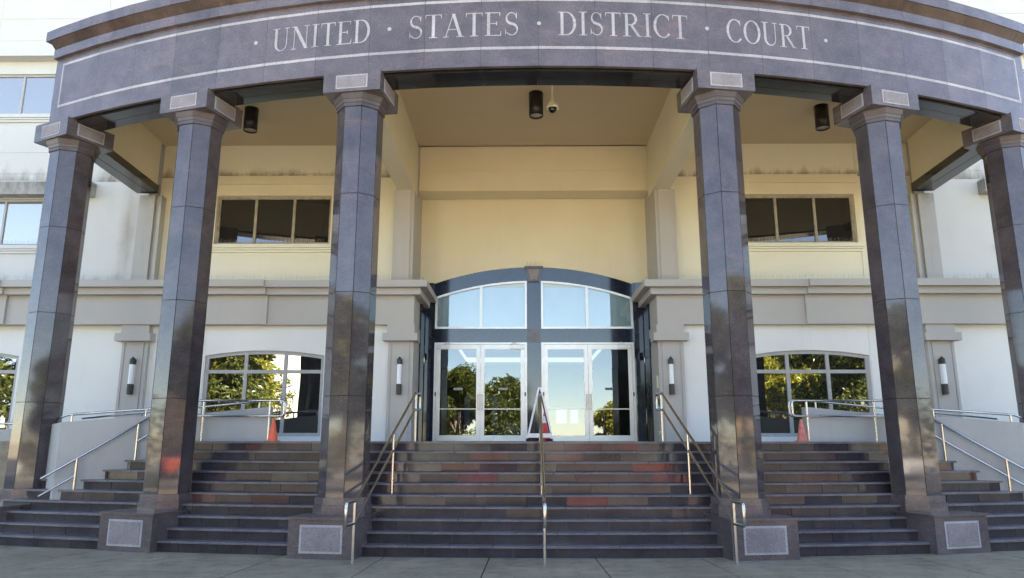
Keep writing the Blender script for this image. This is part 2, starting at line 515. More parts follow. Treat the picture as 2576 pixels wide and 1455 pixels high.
# ------------------------------------------------------------------ staircase
RN = lambda k: 31.29-0.1945*(k-1)           # nosing radius of step k
stairs = empty('staircase', (0, 10.6, 0), 'wide curved flight of ten dark polished granite steps below the entrance', 'staircase')
random.seed(11)
AEND = radians(17.2)
for k in range(1, 11):
    z1 = 0.16*k
    R = RN(k); Rr = R-0.03
    Rin = RN(k+1)-0.06 if k < 10 else 21.0
    g = MB()
    if k < 10:
        ae = AEND
    # tread slabs with joints
    tw = 0.60
    n = int(2*AEND*R/tw)
    off = (k % 2)*0.5+random.uniform(-0.1, 0.1)
    if k < 10:
        a = -AEND
        i = 0
        cuts = [-AEND]
        while True:
            c = -AEND+(i+off)*tw/R
            i += 1
            if c > AEND: break
            if c > cuts[-1]+0.003: cuts.append(c)
        cuts.append(AEND)
        jr = [random.uniform(-0.0015, 0.0015) for _ in cuts]
        for c0, c1, dz in zip(cuts[:-1], cuts[1:], jr):
            q = 0.0035/R
            nn = [c0+q, (c0+c1)/2, c1-q]
            poly = [arc(R, t, YS) for t in nn]+[arc(Rin, t, YS) for t in reversed(nn)]
            poly_b = [arc(R-0.006, t, YS) for t in nn]+[arc(Rin, t, YS) for t in reversed(nn)]
            g.prism(poly, z1-0.030, z1-0.006+dz, 0)
            g.prism(poly, z1-0.006+dz, z1+dz, 0, poly_b)
    else:
        # landing: one slab plus nosing
        nn = [-AEND+2*AEND*i/24 for i in range(25)]
        poly = [arc(R, t, YS) for t in nn]+[(9.2, 17.4), (-9.2, 17.4)]
        g.prism(poly, z1-0.035, z1, 5)
    # riser backing
    g.prism(arc_poly(Rr-0.05 if k < 10 else Rr-0.3, Rr-0.015, -AEND, AEND, YS, radians(1)), z1-0.16, z1-0.0305, 4)
    # riser tiles, each with a slightly different set
    off = (k % 2)*0.5+random.uniform(-0.08, 0.08)
    i = 0
    prev = -AEND
    while prev < AEND:
        c = min(-AEND+(i+off)*0.62/R, AEND)
        i += 1
        if c-prev < 0.002: prev = max(prev, c); 
        if c <= prev: 
            if c >= AEND: break
            continue
        q = 0.003/R
        a0, a1 = prev+q, c-q
        prev = c
        zt, zb = z1-0.032, z1-0.158
        amp = 1.0 if k > 4 else 0.35
        tx = max(-0.006, min(0.006, random.gauss(0, 0.0030)))*amp; ty = max(-0.003, min(0.003, random.gauss(0, 0.0012)))*amp   # out-of-plane set of the tile edges
        P0 = arc(Rr+tx-ty, a0, YS); P1 = arc(Rr-tx-ty, a1, YS); P2 = arc(Rr-tx+ty, a1, YS); P3 = arc(Rr+tx+ty, a0, YS)
        u = random.random()
        lo = 0.5
        mi = 1 if u < lo else (2 if u < (0.94 if 4 < k else 1.1) else 3)  # upper rows: a few tiles carry the painted red reflection
        B0 = arc(Rr-0.02, a0, YS); B1 = arc(Rr-0.02, a1, YS)
        vs = [(*P0, zb), (*P1, zb), (*P2, zt), (*P3, zt), (*B0, zb), (*B1, zb), (*B1, zt), (*B0, zt)]
        g.add(vs, [(0, 1, 2, 3), (4, 0, 3, 7), (1, 5, 6, 2), (3, 2, 6, 7), (4, 5, 1, 0)], mi)
        if c >= AEND: break
    g.build('step' if k < 10 else 'landing', [M_TREAD, M_T[0], M_T[1], M_T[2], M_GROUT, M_TREAD], stairs)

# ------------------------------------------------------------------ courthouse
ch = empty('courthouse', (0, 17, 0), 'grey and cream courthouse with curved granite portico over its glass entrance', 'courthouse')

def wall(g, x0, x1, z0, z1, y, depth, holes, mi=0):
    """front sheet at y with holes (hx0,hx1,hz0,topfun) and reveals going back by depth"""
    xs = {x0, x1}
    for h in holes:
        for i in range(17 if h[4] else 2):
            n = 16 if h[4] else 1
            xs.add(h[0]+(h[1]-h[0])*i/n)
    xs = sorted(xs)
    def quad(a, b, c, d): g.add([a, b, c, d], [(0, 1, 2, 3)], mi)
    for a, b in zip(xs[:-1], xs[1:]):
        mid = (a+b)/2
        hs = sorted([h for h in holes if h[0] < mid < h[1]], key=lambda h: h[2])
        lo = (z0, z0)
        for h in hs:
            ta, tb = h[3](a), h[3](b)
            quad((a, y, lo[0]), (b, y, lo[1]), (b, y, h[2]), (a, y, h[2]))
            quad((a, y, h[2]), (b, y, h[2]), (b, y+depth, h[2]), (a, y+depth, h[2]))
            quad((a, y+depth, ta), (b, y+depth, tb), (b, y, tb), (a, y, ta))
            lo = (ta, tb)
        quad((a, y, lo[0]), (b, y, lo[1]), (b, y, z1), (a, y, z1))
    for h in holes:
        for x, s in ((h[0], 1), (h[1], -1)):
            t = h[3](x)
            q = [(x, y, h[2]), (x, y+depth, h[2]), (x, y+depth, t), (x, y, t)]
            if s < 0: q = q[::-1]
            g.add(q, [(0, 1, 2, 3)], mi)

def flat(z): return lambda x: z
def arched(xa, xb, ze, zc):
    c = (xa+xb)/2; w = (xb-xa)/2; s = zc-ze
    R = (w*w+s*s)/(2*s)
    return lambda x: zc-R+sqrt(max(R*R-(x-c)**2, 0))

def window(xa, xb, z0, top, y, verts, hors, fw_, mat, glass, arch=False, dd=0.06, label=None):
    """frame with mullions as one part, the panes as its sub-part"""
    g = MB()
    n = 16 if arch else 1
    xs = [xa+(xb-xa)*i/n for i in range(n+1)]
    g.box(xa, xb, y, y+dd, z0, z0+fw_)
    g.box(xa, xa+fw_, y, y+dd, z0+fw_, top(xa)-0.0)
    g.box(xb-fw_, xb, y, y+dd, z0+fw_, top(xb)-0.0)
    pts = [(x, top(x)) for x in xs]
    poly = [(x, z) for x, z in pts]+[(x, z-fw_) for x, z in reversed(pts)]
    for i in range(n):
        a, b = pts[i], pts[i+1]
        a2 = (max(a[0], xa+fw_) if i == 0 else a[0]); b2 = (min(b[0], xb-fw_) if i == n-1 else b[0])
        g.prism_xz([(a2, top(a2)-fw_), (b2, top(b2)-fw_), (b2, top(b2)), (a2, top(a2))], y+0.001, y+dd)
    for vx in verts:
        g.box(vx-fw_/2, vx+fw_/2, y+0.004, y+dd-0.002, z0+fw_, top(vx)-fw_*0.6)
    verts = sorted(verts)
    vv = [xa+fw_]+[q for vx in verts for q in (vx-fw_/2, vx+fw_/2)]+[xb-fw_]
    for hz in hors:
        for i in range(0, len(vv), 2):
            g.box(vv[i], vv[i+1], y+0.006, y+dd-0.004, hz-fw_/2, hz+fw_/2)
    fo = g.build('window', mat, ch)
    if label: fo['label'] = label
    p = MB()
    m_ = n
    for i in range(n):
        p.prism_xz([(xs[i], z0+0.01), (xs[i+1], z0+0.01), (xs[i+1], top(xs[i+1])-0.01), (xs[i], top(xs[i])-0.01)], y+dd*0.55, y+dd*0.55+0.006)
    po = p.build('pane', glass, fo)
    return fo

# --- lower white walls with arched windows
def lower(sx):
    g = MB()
    A = sorted((fx(sx*6.41), fx(sx*4.09)))
    B = sorted((fx(sx*12.65), fx(sx*10.05)))
    ta = arched(A[0], A[1], fz(3.225), fz(3.325)); tb = arched(B[0], B[1], fz(3.215), fz(3.345))
    X = sorted((fx(sx*25), fx(sx*2.6)))
    zb = fz(1.69)
    wall(g, X[0], X[1], 0, fz(3.85), fy(14.05), 0.10, [(A[0], A[1], zb, ta, 1), (B[0], B[1], zb, tb, 1)])
    g.box(fx(sx*6.44)-0.008, fx(sx*6.44)+0.008, fy(14.05)-0.012, fy(14.05)-0.001, 0, fz(3.81))
    g.build('lower_wall', M_WHITE, ch)
    y = fy(14.05)+0.05
    s = sx
    window(A[0], A[1], zb, ta, y, [fx(s*5.62), fx(s*4.85)], [fz(2.92)], 0.075, M_FRAME, M_GLASS, True)
    window(B[0], B[1], zb, tb, y, [fx(s*10.85), fx(s*11.7)], [fz(2.92)], 0.075, M_FRAME, M_GLASS, True)
lower(-1); lower(1)

# --- band, cornice
def ledge(sx, z0, z1, y_in, xin, back, name, mat, step=0.065, ret=True):
    X = lambda v: fx(sx*v)
    y = fy(y_in)
    p = [(X(xin), y), (X(5.2), y), (X(5.2)+sx*0.001, y-step), (X(10.27), y-step), (X(10.27)+sx*0.001, y-2*step), (X(25), y-2*step), (X(25), fy(14.62))]
    if back: p += [(X(2.5), fy(14.62)), (X(2.5), back), (X(xin), back)]
    else: p += [(X(xin), fy(14.62))]
    g = MB(); g.prism(p, z0, z1)
    return g.build(name, mat, ch)
for s in (-1, 1):
    ledge(s, fz(3.81), fz(4.375), 13.9, 2.352, None, 'frieze_band', M_TAUPE)
    ledge(s, fz(4.375), fz(4.50), 13.75, 2.215, fy(15.25), 'lower_cornice', M_TAUPE)
    ledge(s, fz(4.50), fz(4.632), 13.62, 2.08, fy(15.26), 'upper_cornice', M_TAUPE)

# --- pilasters with caps beside the entrance and at the outer bays
def pilaster(xa, xb, inner_return=False):
    """xa..xb shaft width before facade scaling (signed)"""
    x0, x1 = sorted((fx(xa), fx(xb)))
    g = MB()
    y = fy(13.95)
    yb = fy(14.73) if inner_return else fy(14.06)
    g.box(x0, x1, y+0.02, yb, 0, fz(3.49))
    # raised centre panel and edge fillets
    w = x1-x0
    g.box(x0+w*0.16, x1-w*0.16, y, y+0.021, 0, fz(3.485))
    g.box(x0+w*0.0, x0+w*0.10, y+0.006, y+0.021, 0, fz(3.485))
    g.box(x1-w*0.10, x1, y+0.006, y+0.021, 0, fz(3.485))
    p = g.build('pilaster', M_TAUPE, ch)
    c = MB()
    c.box(x0-0.11, x1+0.10, fy(13.82), yb-0.01 if not inner_return else fy(14.2), fz(3.49), fz(3.64))
    c.box(x0-0.03, x1+0.02, fy(13.9)+0.001, yb-0.012, fz(3.64), fz(3.81))
    c.build('pilaster_cap', M_TAUPE, p)
for s in (-1, 1):
    pilaster(s*2.352, s*2.835, True)
    pilaster(s*7.50, s*8.0)
    # deep returns of the entrance recess
    g = MB()
    x0, x1 = sorted((fx(s*2.352), fx(s*2.62)))
    g.box(x0+0.004*(s>0), x1-0.004*(s<0), fy(13.91), fy(14.73), fz(3.815), fz(4.63))
    x0, x1 = sorted((fx(s*2.36), fx(s*2.62)))
    g.box(x0, x1, fy(14.0), fy(15.4), 0, fz(4.60))
    g.build('recess_wall', M_TAUPE, ch)
    g = MB()
    x0, x1 = sorted((fx(s*2.322), fx(s*2.358)))
    g.box(x0, x1, fy(14.73), fy(15.4), 1.6, fz(4.37))
    x0, x1 = sorted((fx(s*2.15), fx(s*2.42)))
    g.box(x0, x1, fy(15.28), fy(15.34), fz(4.37), fz(4.93))
    g.build('recess_cladding', M_DARK, ch)

# --- second storey
def upper(sx):
    s = sx
    g = MB(); c = MB()
    W = sorted((fx(s*6.66), fx(s*4.25)))
    Y2 = fy(14.6)
    X = sorted((fx(s*7.95), fx(s*2.6)))
    wall(c, X[0], X[1], fz(4.55), fz(7.9), Y2, 0.14, [(W[0], W[1], fz(5.61), flat(fz(6.66)), 0)])
    # raised field edges
    xe = fx(s*6.66)+s*0.09
    c.box(xe-0.01, xe+0.01, Y2-0.014, Y2-0.001, fz(4.63), fz(5.43))
    xe = fx(s*6.77)
    c.box(xe-0.012, xe+0.012, Y2-0.02, Y2-0.001, fz(7.17), fz(7.8))
    # band line
    c.box(X[0], X[1], Y2-0.012, Y2-0.001, fz(7.165), fz(7.185))
    c.build('upper_wall', M_CREAM if False else M_BOUNCE_CREAM_L, ch)
    # window surround, hood
    h = MB()
    a, b = W
    h.box(a-0.10, a-0.002, Y2-0.05, Y2-0.001, fz(5.56), fz(6.66))
    h.box(b+0.002, b+0.10, Y2-0.05, Y2-0.001, fz(5.56), fz(6.66))
    h.box(a-0.10, b+0.10, Y2-0.05, Y2-0.001, fz(6.66)+0.001, fz(6.88))
    h.box(a-0.10, b+0.10, Y2-0.11, Y2-0.001, fz(6.90), fz(7.08))
    h.box(a-0.10, b+0.10, Y2-0.05, Y2-0.002, fz(6.88), fz(6.90))
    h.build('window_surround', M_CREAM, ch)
    l = MB()
    l.box(a-0.12, b+0.12, Y2-0.10, Y2-0.001, fz(5.52), fz(5.60))
    l.box(a-0.11, b+0.11, Y2-0.075, Y2-0.001, fz(5.48), fz(5.515))
    l.box(a-0.10, b+0.10, Y2-0.05, Y2-0.001, fz(5.43), fz(5.475))
    l.build('window_sill', M_BOUNCE_CREAM_L, ch)
    window(a, b, fz(5.61), flat(fz(6.66)), Y2+0.05, [fx(s*5.86), fx(s*5.05)], [], 0.06, M_FRAME_B, M_GLASS_D)
    # outer wall with weathered windows
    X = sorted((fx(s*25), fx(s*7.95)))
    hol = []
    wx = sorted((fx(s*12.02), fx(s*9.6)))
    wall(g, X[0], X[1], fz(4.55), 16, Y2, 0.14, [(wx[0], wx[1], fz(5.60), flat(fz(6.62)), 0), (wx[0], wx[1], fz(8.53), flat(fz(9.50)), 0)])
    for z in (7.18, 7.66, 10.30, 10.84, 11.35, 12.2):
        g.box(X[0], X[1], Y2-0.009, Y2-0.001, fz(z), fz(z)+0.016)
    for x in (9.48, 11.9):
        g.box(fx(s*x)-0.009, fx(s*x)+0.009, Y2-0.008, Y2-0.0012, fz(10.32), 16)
    g.build('outer_wall', M_WHITE_DIM, ch)
    for z0, z1 in ((5.60, 6.62), (8.53, 9.50)):
        window(wx[0], wx[1], fz(z0), flat(fz(z1)), Y2+0.05, [fx(s*10.40), fx(s*11.2)], [], 0.05, M_FRAME, M_GLASS_U)
        l = MB()
        l.box(wx[0]-0.12, wx[1]+0.12, Y2-0.10, Y2-0.001, fz(z0-0.09), fz(z0-0.01))
        l.box(wx[0]-0.11, wx[1]+0.11, Y2-0.075, Y2-0.001, fz(z0-0.13), fz(z0-0.095))
        l.box(wx[0]-0.10, wx[1]+0.10, Y2-0.05, Y2-0.001, fz(z0-0.18), fz(z0-0.135))
        l.build('window_sill', M_WHITE_DIM, ch)
    for z in (6.64, 9.80):
        l = MB()
        xa, xb = sorted((fx(s*9.28), fx(s*12.4)))
        l.box(xa, xb, fy(14.35), Y2-0.001, fz(z), fz(z+0.30 if z < 7 else z+0.16))
        l.build('window_hood', M_TAUPE_D if z < 7 else M_WHITE_DIM, ch)
    # pilaster closing the portico bay
    p = MB()
    xa, xb = sorted((fx(s*7.76), fx(s*8.26)))
    i0, i1 = sorted((fx(s*7.90), fx(s*8.22)))
    p.box(xa, xb, fy(14.46), Y2-0.001, fz(4.633), fz(6.62))
    p.box(i0, i1, fy(14.40), fy(14.46)-0.001, fz(4.633), fz(6.62))
    i0, i1 = sorted((fx(s*7.76), fx(s*7.82)))
    p.box(i0, i1, fy(14.41), fy(14.46)-0.001, fz(4.633), fz(6.62))
    xa, xb = sorted((fx(s*7.90), fx(s*8.10)))
    p.box(xa, xb, fy(14.5), Y2-0.0012, fz(6.62), fz(7.8)-0.002)
    p.build('upper_pilaster', M_TAUPE_D, ch)
upper(-1); upper(1)

# --- centre bay above the doors
g = MB()
g.box(fx(-2.455), fx(2.455), fy(15.33)+0.03, fy(15.6), fz(4.86), fz(7.8))
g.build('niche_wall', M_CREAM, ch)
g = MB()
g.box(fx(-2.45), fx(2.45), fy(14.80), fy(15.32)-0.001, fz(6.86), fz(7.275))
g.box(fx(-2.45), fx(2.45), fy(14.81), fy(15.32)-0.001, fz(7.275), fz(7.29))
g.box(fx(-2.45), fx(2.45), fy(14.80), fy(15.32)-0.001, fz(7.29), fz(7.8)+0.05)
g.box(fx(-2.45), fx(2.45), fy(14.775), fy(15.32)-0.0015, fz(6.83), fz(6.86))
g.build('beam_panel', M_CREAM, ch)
for s in (-1, 1):
    g = MB()
    xa, xb = sorted((fx(s*2.456), fx(s*2.87)))
    g.box(xa, xb, fy(14.22), fy(15.5), fz(4.633), fz(6.655))
    i0, i1 = sorted((fx(s*2.52), fx(s*2.80)))
    g.box(i0, i1, fy(14.20)-0.012, fy(14.22)-0.001, fz(4.633), fz(6.655))
    g.build('upper_pilaster', M_TAUPE, ch)
    g = MB()
    xa, xb = sorted((fx(s*2.455), fx(s*2.56)))
    g.box(xa, xb, fy(14.70), fy(15.5), fz(6.656), fz(7.8)-0.002)
    g.build('corner_post', M_TAUPE, ch)
    # radial ceiling beam
    g = MB()
    xa, xb = sorted((s*2.76, s*3.16))
    g.box(xa, xb, 11.75, fy(14.70)-0.001, fz(6.657), fz(7.8)-0.003)
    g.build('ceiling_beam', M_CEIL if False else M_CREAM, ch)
    # outer beam, granite clad below
    g = MB()
    X = lambda v: s*v
    q = [(X(9.20), 13.45), (X(8.70), 13.45), (X(8.83), fy(14.40)-0.002), (X(9.33), fy(14.40)-0.002)]
    g.prism(q, 7.32, 7.50, 1)
    q2 = [(X(9.19), 13.45), (X(8.74), 13.45), (X(8.87), fy(14.40)-0.002), (X(9.32), fy(14.40)-0.002)]
    g.prism(q2, 7.501, fz(7.8)-0.003, 0)
    g.box(*sorted((X(9.0), X(9.012))), 13.6, fy(14.38), 7.3185, 7.321, 2)
    g.build('end_beam', [M_CREAM, M_SOFFIT, M_JOINT], ch)

# --- ceiling, roof of the portico
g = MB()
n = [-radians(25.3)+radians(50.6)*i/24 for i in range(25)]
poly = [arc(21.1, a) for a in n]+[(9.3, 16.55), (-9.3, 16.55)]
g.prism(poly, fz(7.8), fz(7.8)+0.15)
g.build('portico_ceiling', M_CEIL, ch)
g = MB()
poly = [arc(21.3, a) for a in n]+[(9.2, fy(14.58)), (-9.2, fy(14.58))]
g.prism(poly, 9.05, 9.15)
g.build('portico_roof', simple('roof_membrane', (0.16, 0.16, 0.15), 0.9), ch)
g = MB()
g.box(fx(-7.96), fx(7.96), fy(14.62), fy(15.3), fz(7.92), 16)
g.build('upper_centre_wall', M_WHITE, ch)
g = MB()
g.box(fx(-25), fx(25), fy(16.9)+8, 48, 0, 16)
g.box(fx(-25), fx(25), fy(14.6)+0.15, fy(16.9)+8, 13, 16)
g.box(fx(-25), fx(-24.9), fy(14.6)+0.15, fy(16.9)+8, 0, 13)
g.box(fx(24.9), fx(25), fy(14.6)+0.15, fy(16.9)+8, 0, 13)
g.build('building_block', M_WHITE, ch)

# --- entablature
AE = radians(25.82)
def facets(R0, R1, ae, gap=0.0018):
    """list of facet polygons between joints"""
    k0 = math.floor(-ae/SEG)
    out = []
    k = k0
    while k*SEG < ae:
        a0 = max(k*SEG, -ae); a1 = min((k+1)*SEG, ae)
        if a1-a0 > 0.002:
            q0 = gap/R1 if a0 > -ae+1e-6 else 0
            q1 = gap/R1 if a1 < ae-1e-6 else 0
            out.append([facet(R1, a0+q0), facet(R1, a1-q1-1e-7), facet(R0, a1-q1-1e-7), facet(R0, a0+q0)])
        k += 1
    return out
ent = MB()
for p in facets(21.27, 21.34, AE): ent.prism(p, 7.514, 8.84, 0)
ent.prism(arc_poly(20.9, 21.26, -AE+0.001, AE-0.001), 7.54, 9.0, 1)
ento = ent.build('entablature', [M_GR, M_JOINT], ch)
g = MB()
for p in facets(21.2, 21.42, AE): g.prism(p, 8.841, 9.02)
g.build('lower_moulding', M_GR, ento)
g = MB()
ae2 = radians(26.08)
f0 = facets(21.1, 21.40, AE, 0.002); f1 = facets(21.1, 21.53, AE, 0.002)
for a, b in zip(f0, f1): g.prism(a, 9.021, 9.16, 0, b)
g.build('cove_moulding', granite('cove_granite', (0.055, 0.038, 0.034), (0.11, 0.08, 0.07), (0.14, 0.08, 0.06), (0.2, 0.17, 0.16), 0.18), ento)
g = MB()
for p in facets(20.9, 21.55, ae2): g.prism(p, 9.161, 9.36)
g.build('cornice_fascia', M_GR, ento)
g = MB()
def gap_parts(R0, R1, z0, z1):
    for p in facets(R0, R1, AE-0.002, 0.002): g.prism(p, z0, z1)
gap_parts(21.005, 21.24, 7.47, 7.53)
gap_parts(20.76, 20.995, 7.47, 7.53)
g.build('soffit_cladding', M_SOFFIT, ento)
g = MB()
g.prism(arc_poly(20.78, 21.2, -AE+0.01, AE-0.01), 7.531, fz(7.8)-0.004)
g.build('ring_beam', M_CREAM, ento)

# inlay lines on the frieze
g = MB()
def inlay(a0, a1, z0, z1):
    k = math.floor(a0/SEG+1e-9)
    while k*SEG < a1:
        b0 = max(k*SEG, a0); b1 = min((k+1)*SEG, a1)
        if b1-b0 > 1e-5:
            q = 0.004/21
            p = [facet(21.3435, b0+q), facet(21.3435, b1-q), facet(21.335, b1-q), facet(21.335, b0+q)]
            g.prism(p, z0, z1)
        k += 1
AL = radians(25.28)
inlay(-AL, AL, 7.808, 7.856)
inlay(-AL, AL, 8.672, 8.720)
inlay(-AL, -AL+0.0024, 7.8565, 8.6715)
inlay(AL-0.0024, AL, 7.8565, 8.6715)
g.build('inlay_border', M_INLAY, ento)

# ---- serif lettering cut in the frieze
THK, THN = 0.112, 0.036
def ribbon(cps, ws):
    """quads along a centre line with widths"""
    out = []
    n = len(cps)
    L = []; Rr = []
    for i in range(n):
        if i == 0: d = (cps[1][0]-cps[0][0], cps[1][1]-cps[0][1])
        elif i == n-1: d = (cps[-1][0]-cps[-2][0], cps[-1][1]-cps[-2][1])
        else: d = (cps[i+1][0]-cps[i-1][0], cps[i+1][1]-cps[i-1][1])
        l = math.hypot(*d) or 1
        nx, ny = -d[1]/l, d[0]/l
        w = ws[i]/2
        L.append((cps[i][0]+nx*w, cps[i][1]+ny*w)); Rr.append((cps[i][0]-nx*w, cps[i][1]-ny*w))
    for i in range(n-1): out.append([Rr[i], Rr[i+1], L[i+1], L[i]])
    return out
def stem(x, w=THK, y0=0.0, y1=1.0): return [[(x-w/2, y0), (x+w/2, y0), (x+w/2, y1), (x-w/2, y1)]]
def bar(x0, x1, y, h=THN): return [[(x0, y-h/2), (x1, y-h/2), (x1, y+h/2), (x0, y+h/2)]]
def serif(x, y, w, h=0.032): 
    y0 = y if y < 0.5 else y-h
    return [[(x-w/2, y0), (x+w/2, y0), (x+w/2, y0+h), (x-w/2, y0+h)]]
def diag(x0, y0, x1, y1, w): return [[(x0-w/2, y0), (x0+w/2, y0), (x1+w/2, y1), (x1-w/2, y1)]]
def arcs(cx, cy, rx, ry, a0, a1, n=14, thick=THK, thin=THN):
    c = []; w = []
    for i in range(n+1):
        a = radians(a0+(a1-a0)*i/n)
        c.append((cx+rx*cos(a), cy+ry*sin(a))); w.append(thin+(thick-thin)*abs(cos(a))**1.3)
    return ribbon(c, w)
def tri(a, b, c): return [[a, b, c]]
def L_U():
    q = stem(0.13, THK, 0.30, 1.0)+serif(0.13, 1, 0.30)+stem(0.60, THN, 0.30, 1.0)+serif(0.60, 1, 0.22)
    c = []; w = []
    for i in range(15):
        a = radians(180+180*i/14)
        c.append((0.365+0.235*cos(a), 0.30+0.285*sin(a))); w.append(THN+(THK-THN)*max(0, -cos(a))**1.2)
    return q+ribbon(c, w), 0.74
def L_N(): return stem(0.12, THN)+serif(0.12, 0, 0.22)+serif(0.09, 1, 0.22)+diag(0.66, 0, 0.14, 1, THK*1.25)+stem(0.66, THN)+serif(0.66, 1, 0.24), 0.80
def L_I(): return stem(0.16)+serif(0.16, 0, 0.30)+serif(0.16, 1, 0.30), 0.32
def L_T(): return stem(0.31)+serif(0.31, 0, 0.30)+bar(0.01, 0.61, 0.978)+tri((0.01, 0.96), (0.045, 0.96), (0.015, 0.78))+tri((0.575, 0.96), (0.61, 0.96), (0.605, 0.78)), 0.62
def L_E(): return stem(0.14)+bar(0.0, 0.56, 0.978)+bar(0.0, 0.60, 0.022)+bar(0.20, 0.43, 0.52)+tri((0.52, 0.96), (0.56, 0.96), (0.555, 0.80))+tri((0.55, 0.04), (0.60, 0.04), (0.60, 0.23))+stem(0.43, 0.03, 0.44, 0.60), 0.61
def L_D(): return stem(0.14)+bar(0.0, 0.30, 0.978)+bar(0.0, 0.30, 0.022)+arcs(0.30, 0.5, 0.33, 0.478, -90, 90, 16), 0.72
def L_A(): return diag(0.07, 0, 0.34, 1, THN)+diag(0.62, 0, 0.345, 1, THK)+serif(0.08, 0, 0.22)+serif(0.61, 0, 0.28)+bar(0.17, 0.52, 0.33), 0.72
def L_R(): return stem(0.14)+bar(0.0, 0.30, 0.978)+bar(0.2, 0.30, 0.50)+serif(0.14, 0, 0.30)+arcs(0.30, 0.739, 0.21, 0.239, -90, 90, 12)+diag(0.62, 0.0, 0.32, 0.49, THK)+serif(0.66, 0, 0.16), 0.72
def L_O(): return arcs(0.38, 0.5, 0.32, 0.485, 0, 360, 32), 0.76
def L_C(): return arcs(0.38, 0.5, 0.32, 0.485, 48, 318, 24)+tri((0.575, 0.84), (0.62, 0.99), (0.63, 0.70))+[], 0.68
def L_S():
    c = []
    for t in range(0, 25):
        u = t/24
        if u < 0.5:
            a = radians(30+u*2*240)          # top bowl, counter-clockwise from upper right to centre
            c.append((0.28+0.185*cos(a), 0.745+0.235*sin(a)))
        else:
            a = radians(90-(u-0.5)*2*240)
            c.append((0.295+0.205*cos(a), 0.26+0.24*sin(a)))
    # smooth join through the middle
    w = []
    for i in range(len(c)):
        u = i/24
        w.append(THN+(THK-THN)*math.exp(-((u-0.5)/0.17)**2))
    cc = [c[0]]+[((c[i-1][0]+2*c[i][0]+c[i+1][0])/4, (c[i-1][1]+2*c[i][1]+c[i+1][1])/4) for i in range(1, 24)]+[c[-1]]
    return ribbon(cc, w)+tri((0.42, 0.86), (0.475, 0.99), (0.475, 0.68))+tri((0.06, 0.02), (0.10, 0.14), (0.055, 0.34)), 0.55
GL = dict(U=L_U, N=L_N, I=L_I, T=L_T, E=L_E, D=L_D, A=L_A, R=L_R, O=L_O, C=L_C, S=L_S)
LZ0, LZ1 = 8.05, 8.475
def clip_poly(poly, x, keep_left):
    out = []
    n = len(poly)
    for i in range(n):
        a, b = poly[i], poly[(i+1) % n]
        ia = (a[0] <= x) == keep_left; ib = (b[0] <= x) == keep_left
        if ia: out.append(a)
        if ia != ib:
            t = (x-a[0])/(b[0]-a[0]); out.append((x, a[1]+t*(b[1]-a[1])))
    return out
def put_word(word, a0, a1, name='inscription'):
    """one mesh per word, laid on the facets between two polar angles (degrees)"""
    H = LZ1-LZ0
    adv = [GL[c]()[1] for c in word]
    sp = 0.075
    tot = sum(adv)+sp*(len(word)-1)
    kx = radians(a1-a0)/tot
    g = MB()
    x = 0
    lay = 0
    for ch_, ad in zip(word, adv):
        polys, _ = GL[ch_]()
        for p in polys:
            q = [(radians(a0)+(x+u)*kx, LZ0+v*H) for u, v in p]
            ka, kb = math.floor(min(t[0] for t in q)/SEG), math.floor(max(t[0] for t in q)/SEG)
            pieces = [q] if ka == kb else [clip_poly(q, kb*SEG, True), clip_poly(q, kb*SEG, False)]
            for pc, kk in zip(pieces, (ka, kb)):
                if len(pc) < 3: continue
                lay = (lay+1) % 9
                R = 21.3432+0.00022*lay
                mid = (kk+0.5)*SEG
                vs = [(*arc(R*cos(SEG/2)/cos(t-mid), t), z) for t, z in pc]
                ar = sum(pc[i][0]*pc[(i+1) % len(pc)][1]-pc[(i+1) % len(pc)][0]*pc[i][1] for i in range(len(pc)))
                if ar < 0: vs = vs[::-1]
                g.add(vs, [tuple(range(len(vs)))])
        x += ad+sp
    o = g.build(name, M_INLAY, ento)
    o['label'] = 'carved word '+word
put_word('UNITED', -12.15, -7.45)
put_word('STATES', -5.75, -0.85)
put_word('DISTRICT', 0.88, 6.62)
put_word('COURT', 8.40, 12.45)
for ad in (-13.03, -6.6, 0.0, 7.5, 13.25):
    a = radians(ad)
    if ad == 0: a = 0.0005
    k = math.floor(a/SEG); mid = (k+0.5)*SEG
    vs = []
    g = MB()
    for i in range(16):
        t = a+0.034/21.3*cos(2*pi*i/16); z = 8.262+0.034*sin(2*pi*i/16)
        vs.append((*arc(21.345*cos(SEG/2)/cos(t-mid), t), z))
    g.add(vs, [tuple(range(16))])
    g.build('inscription_dot', M_INLAY, ento)

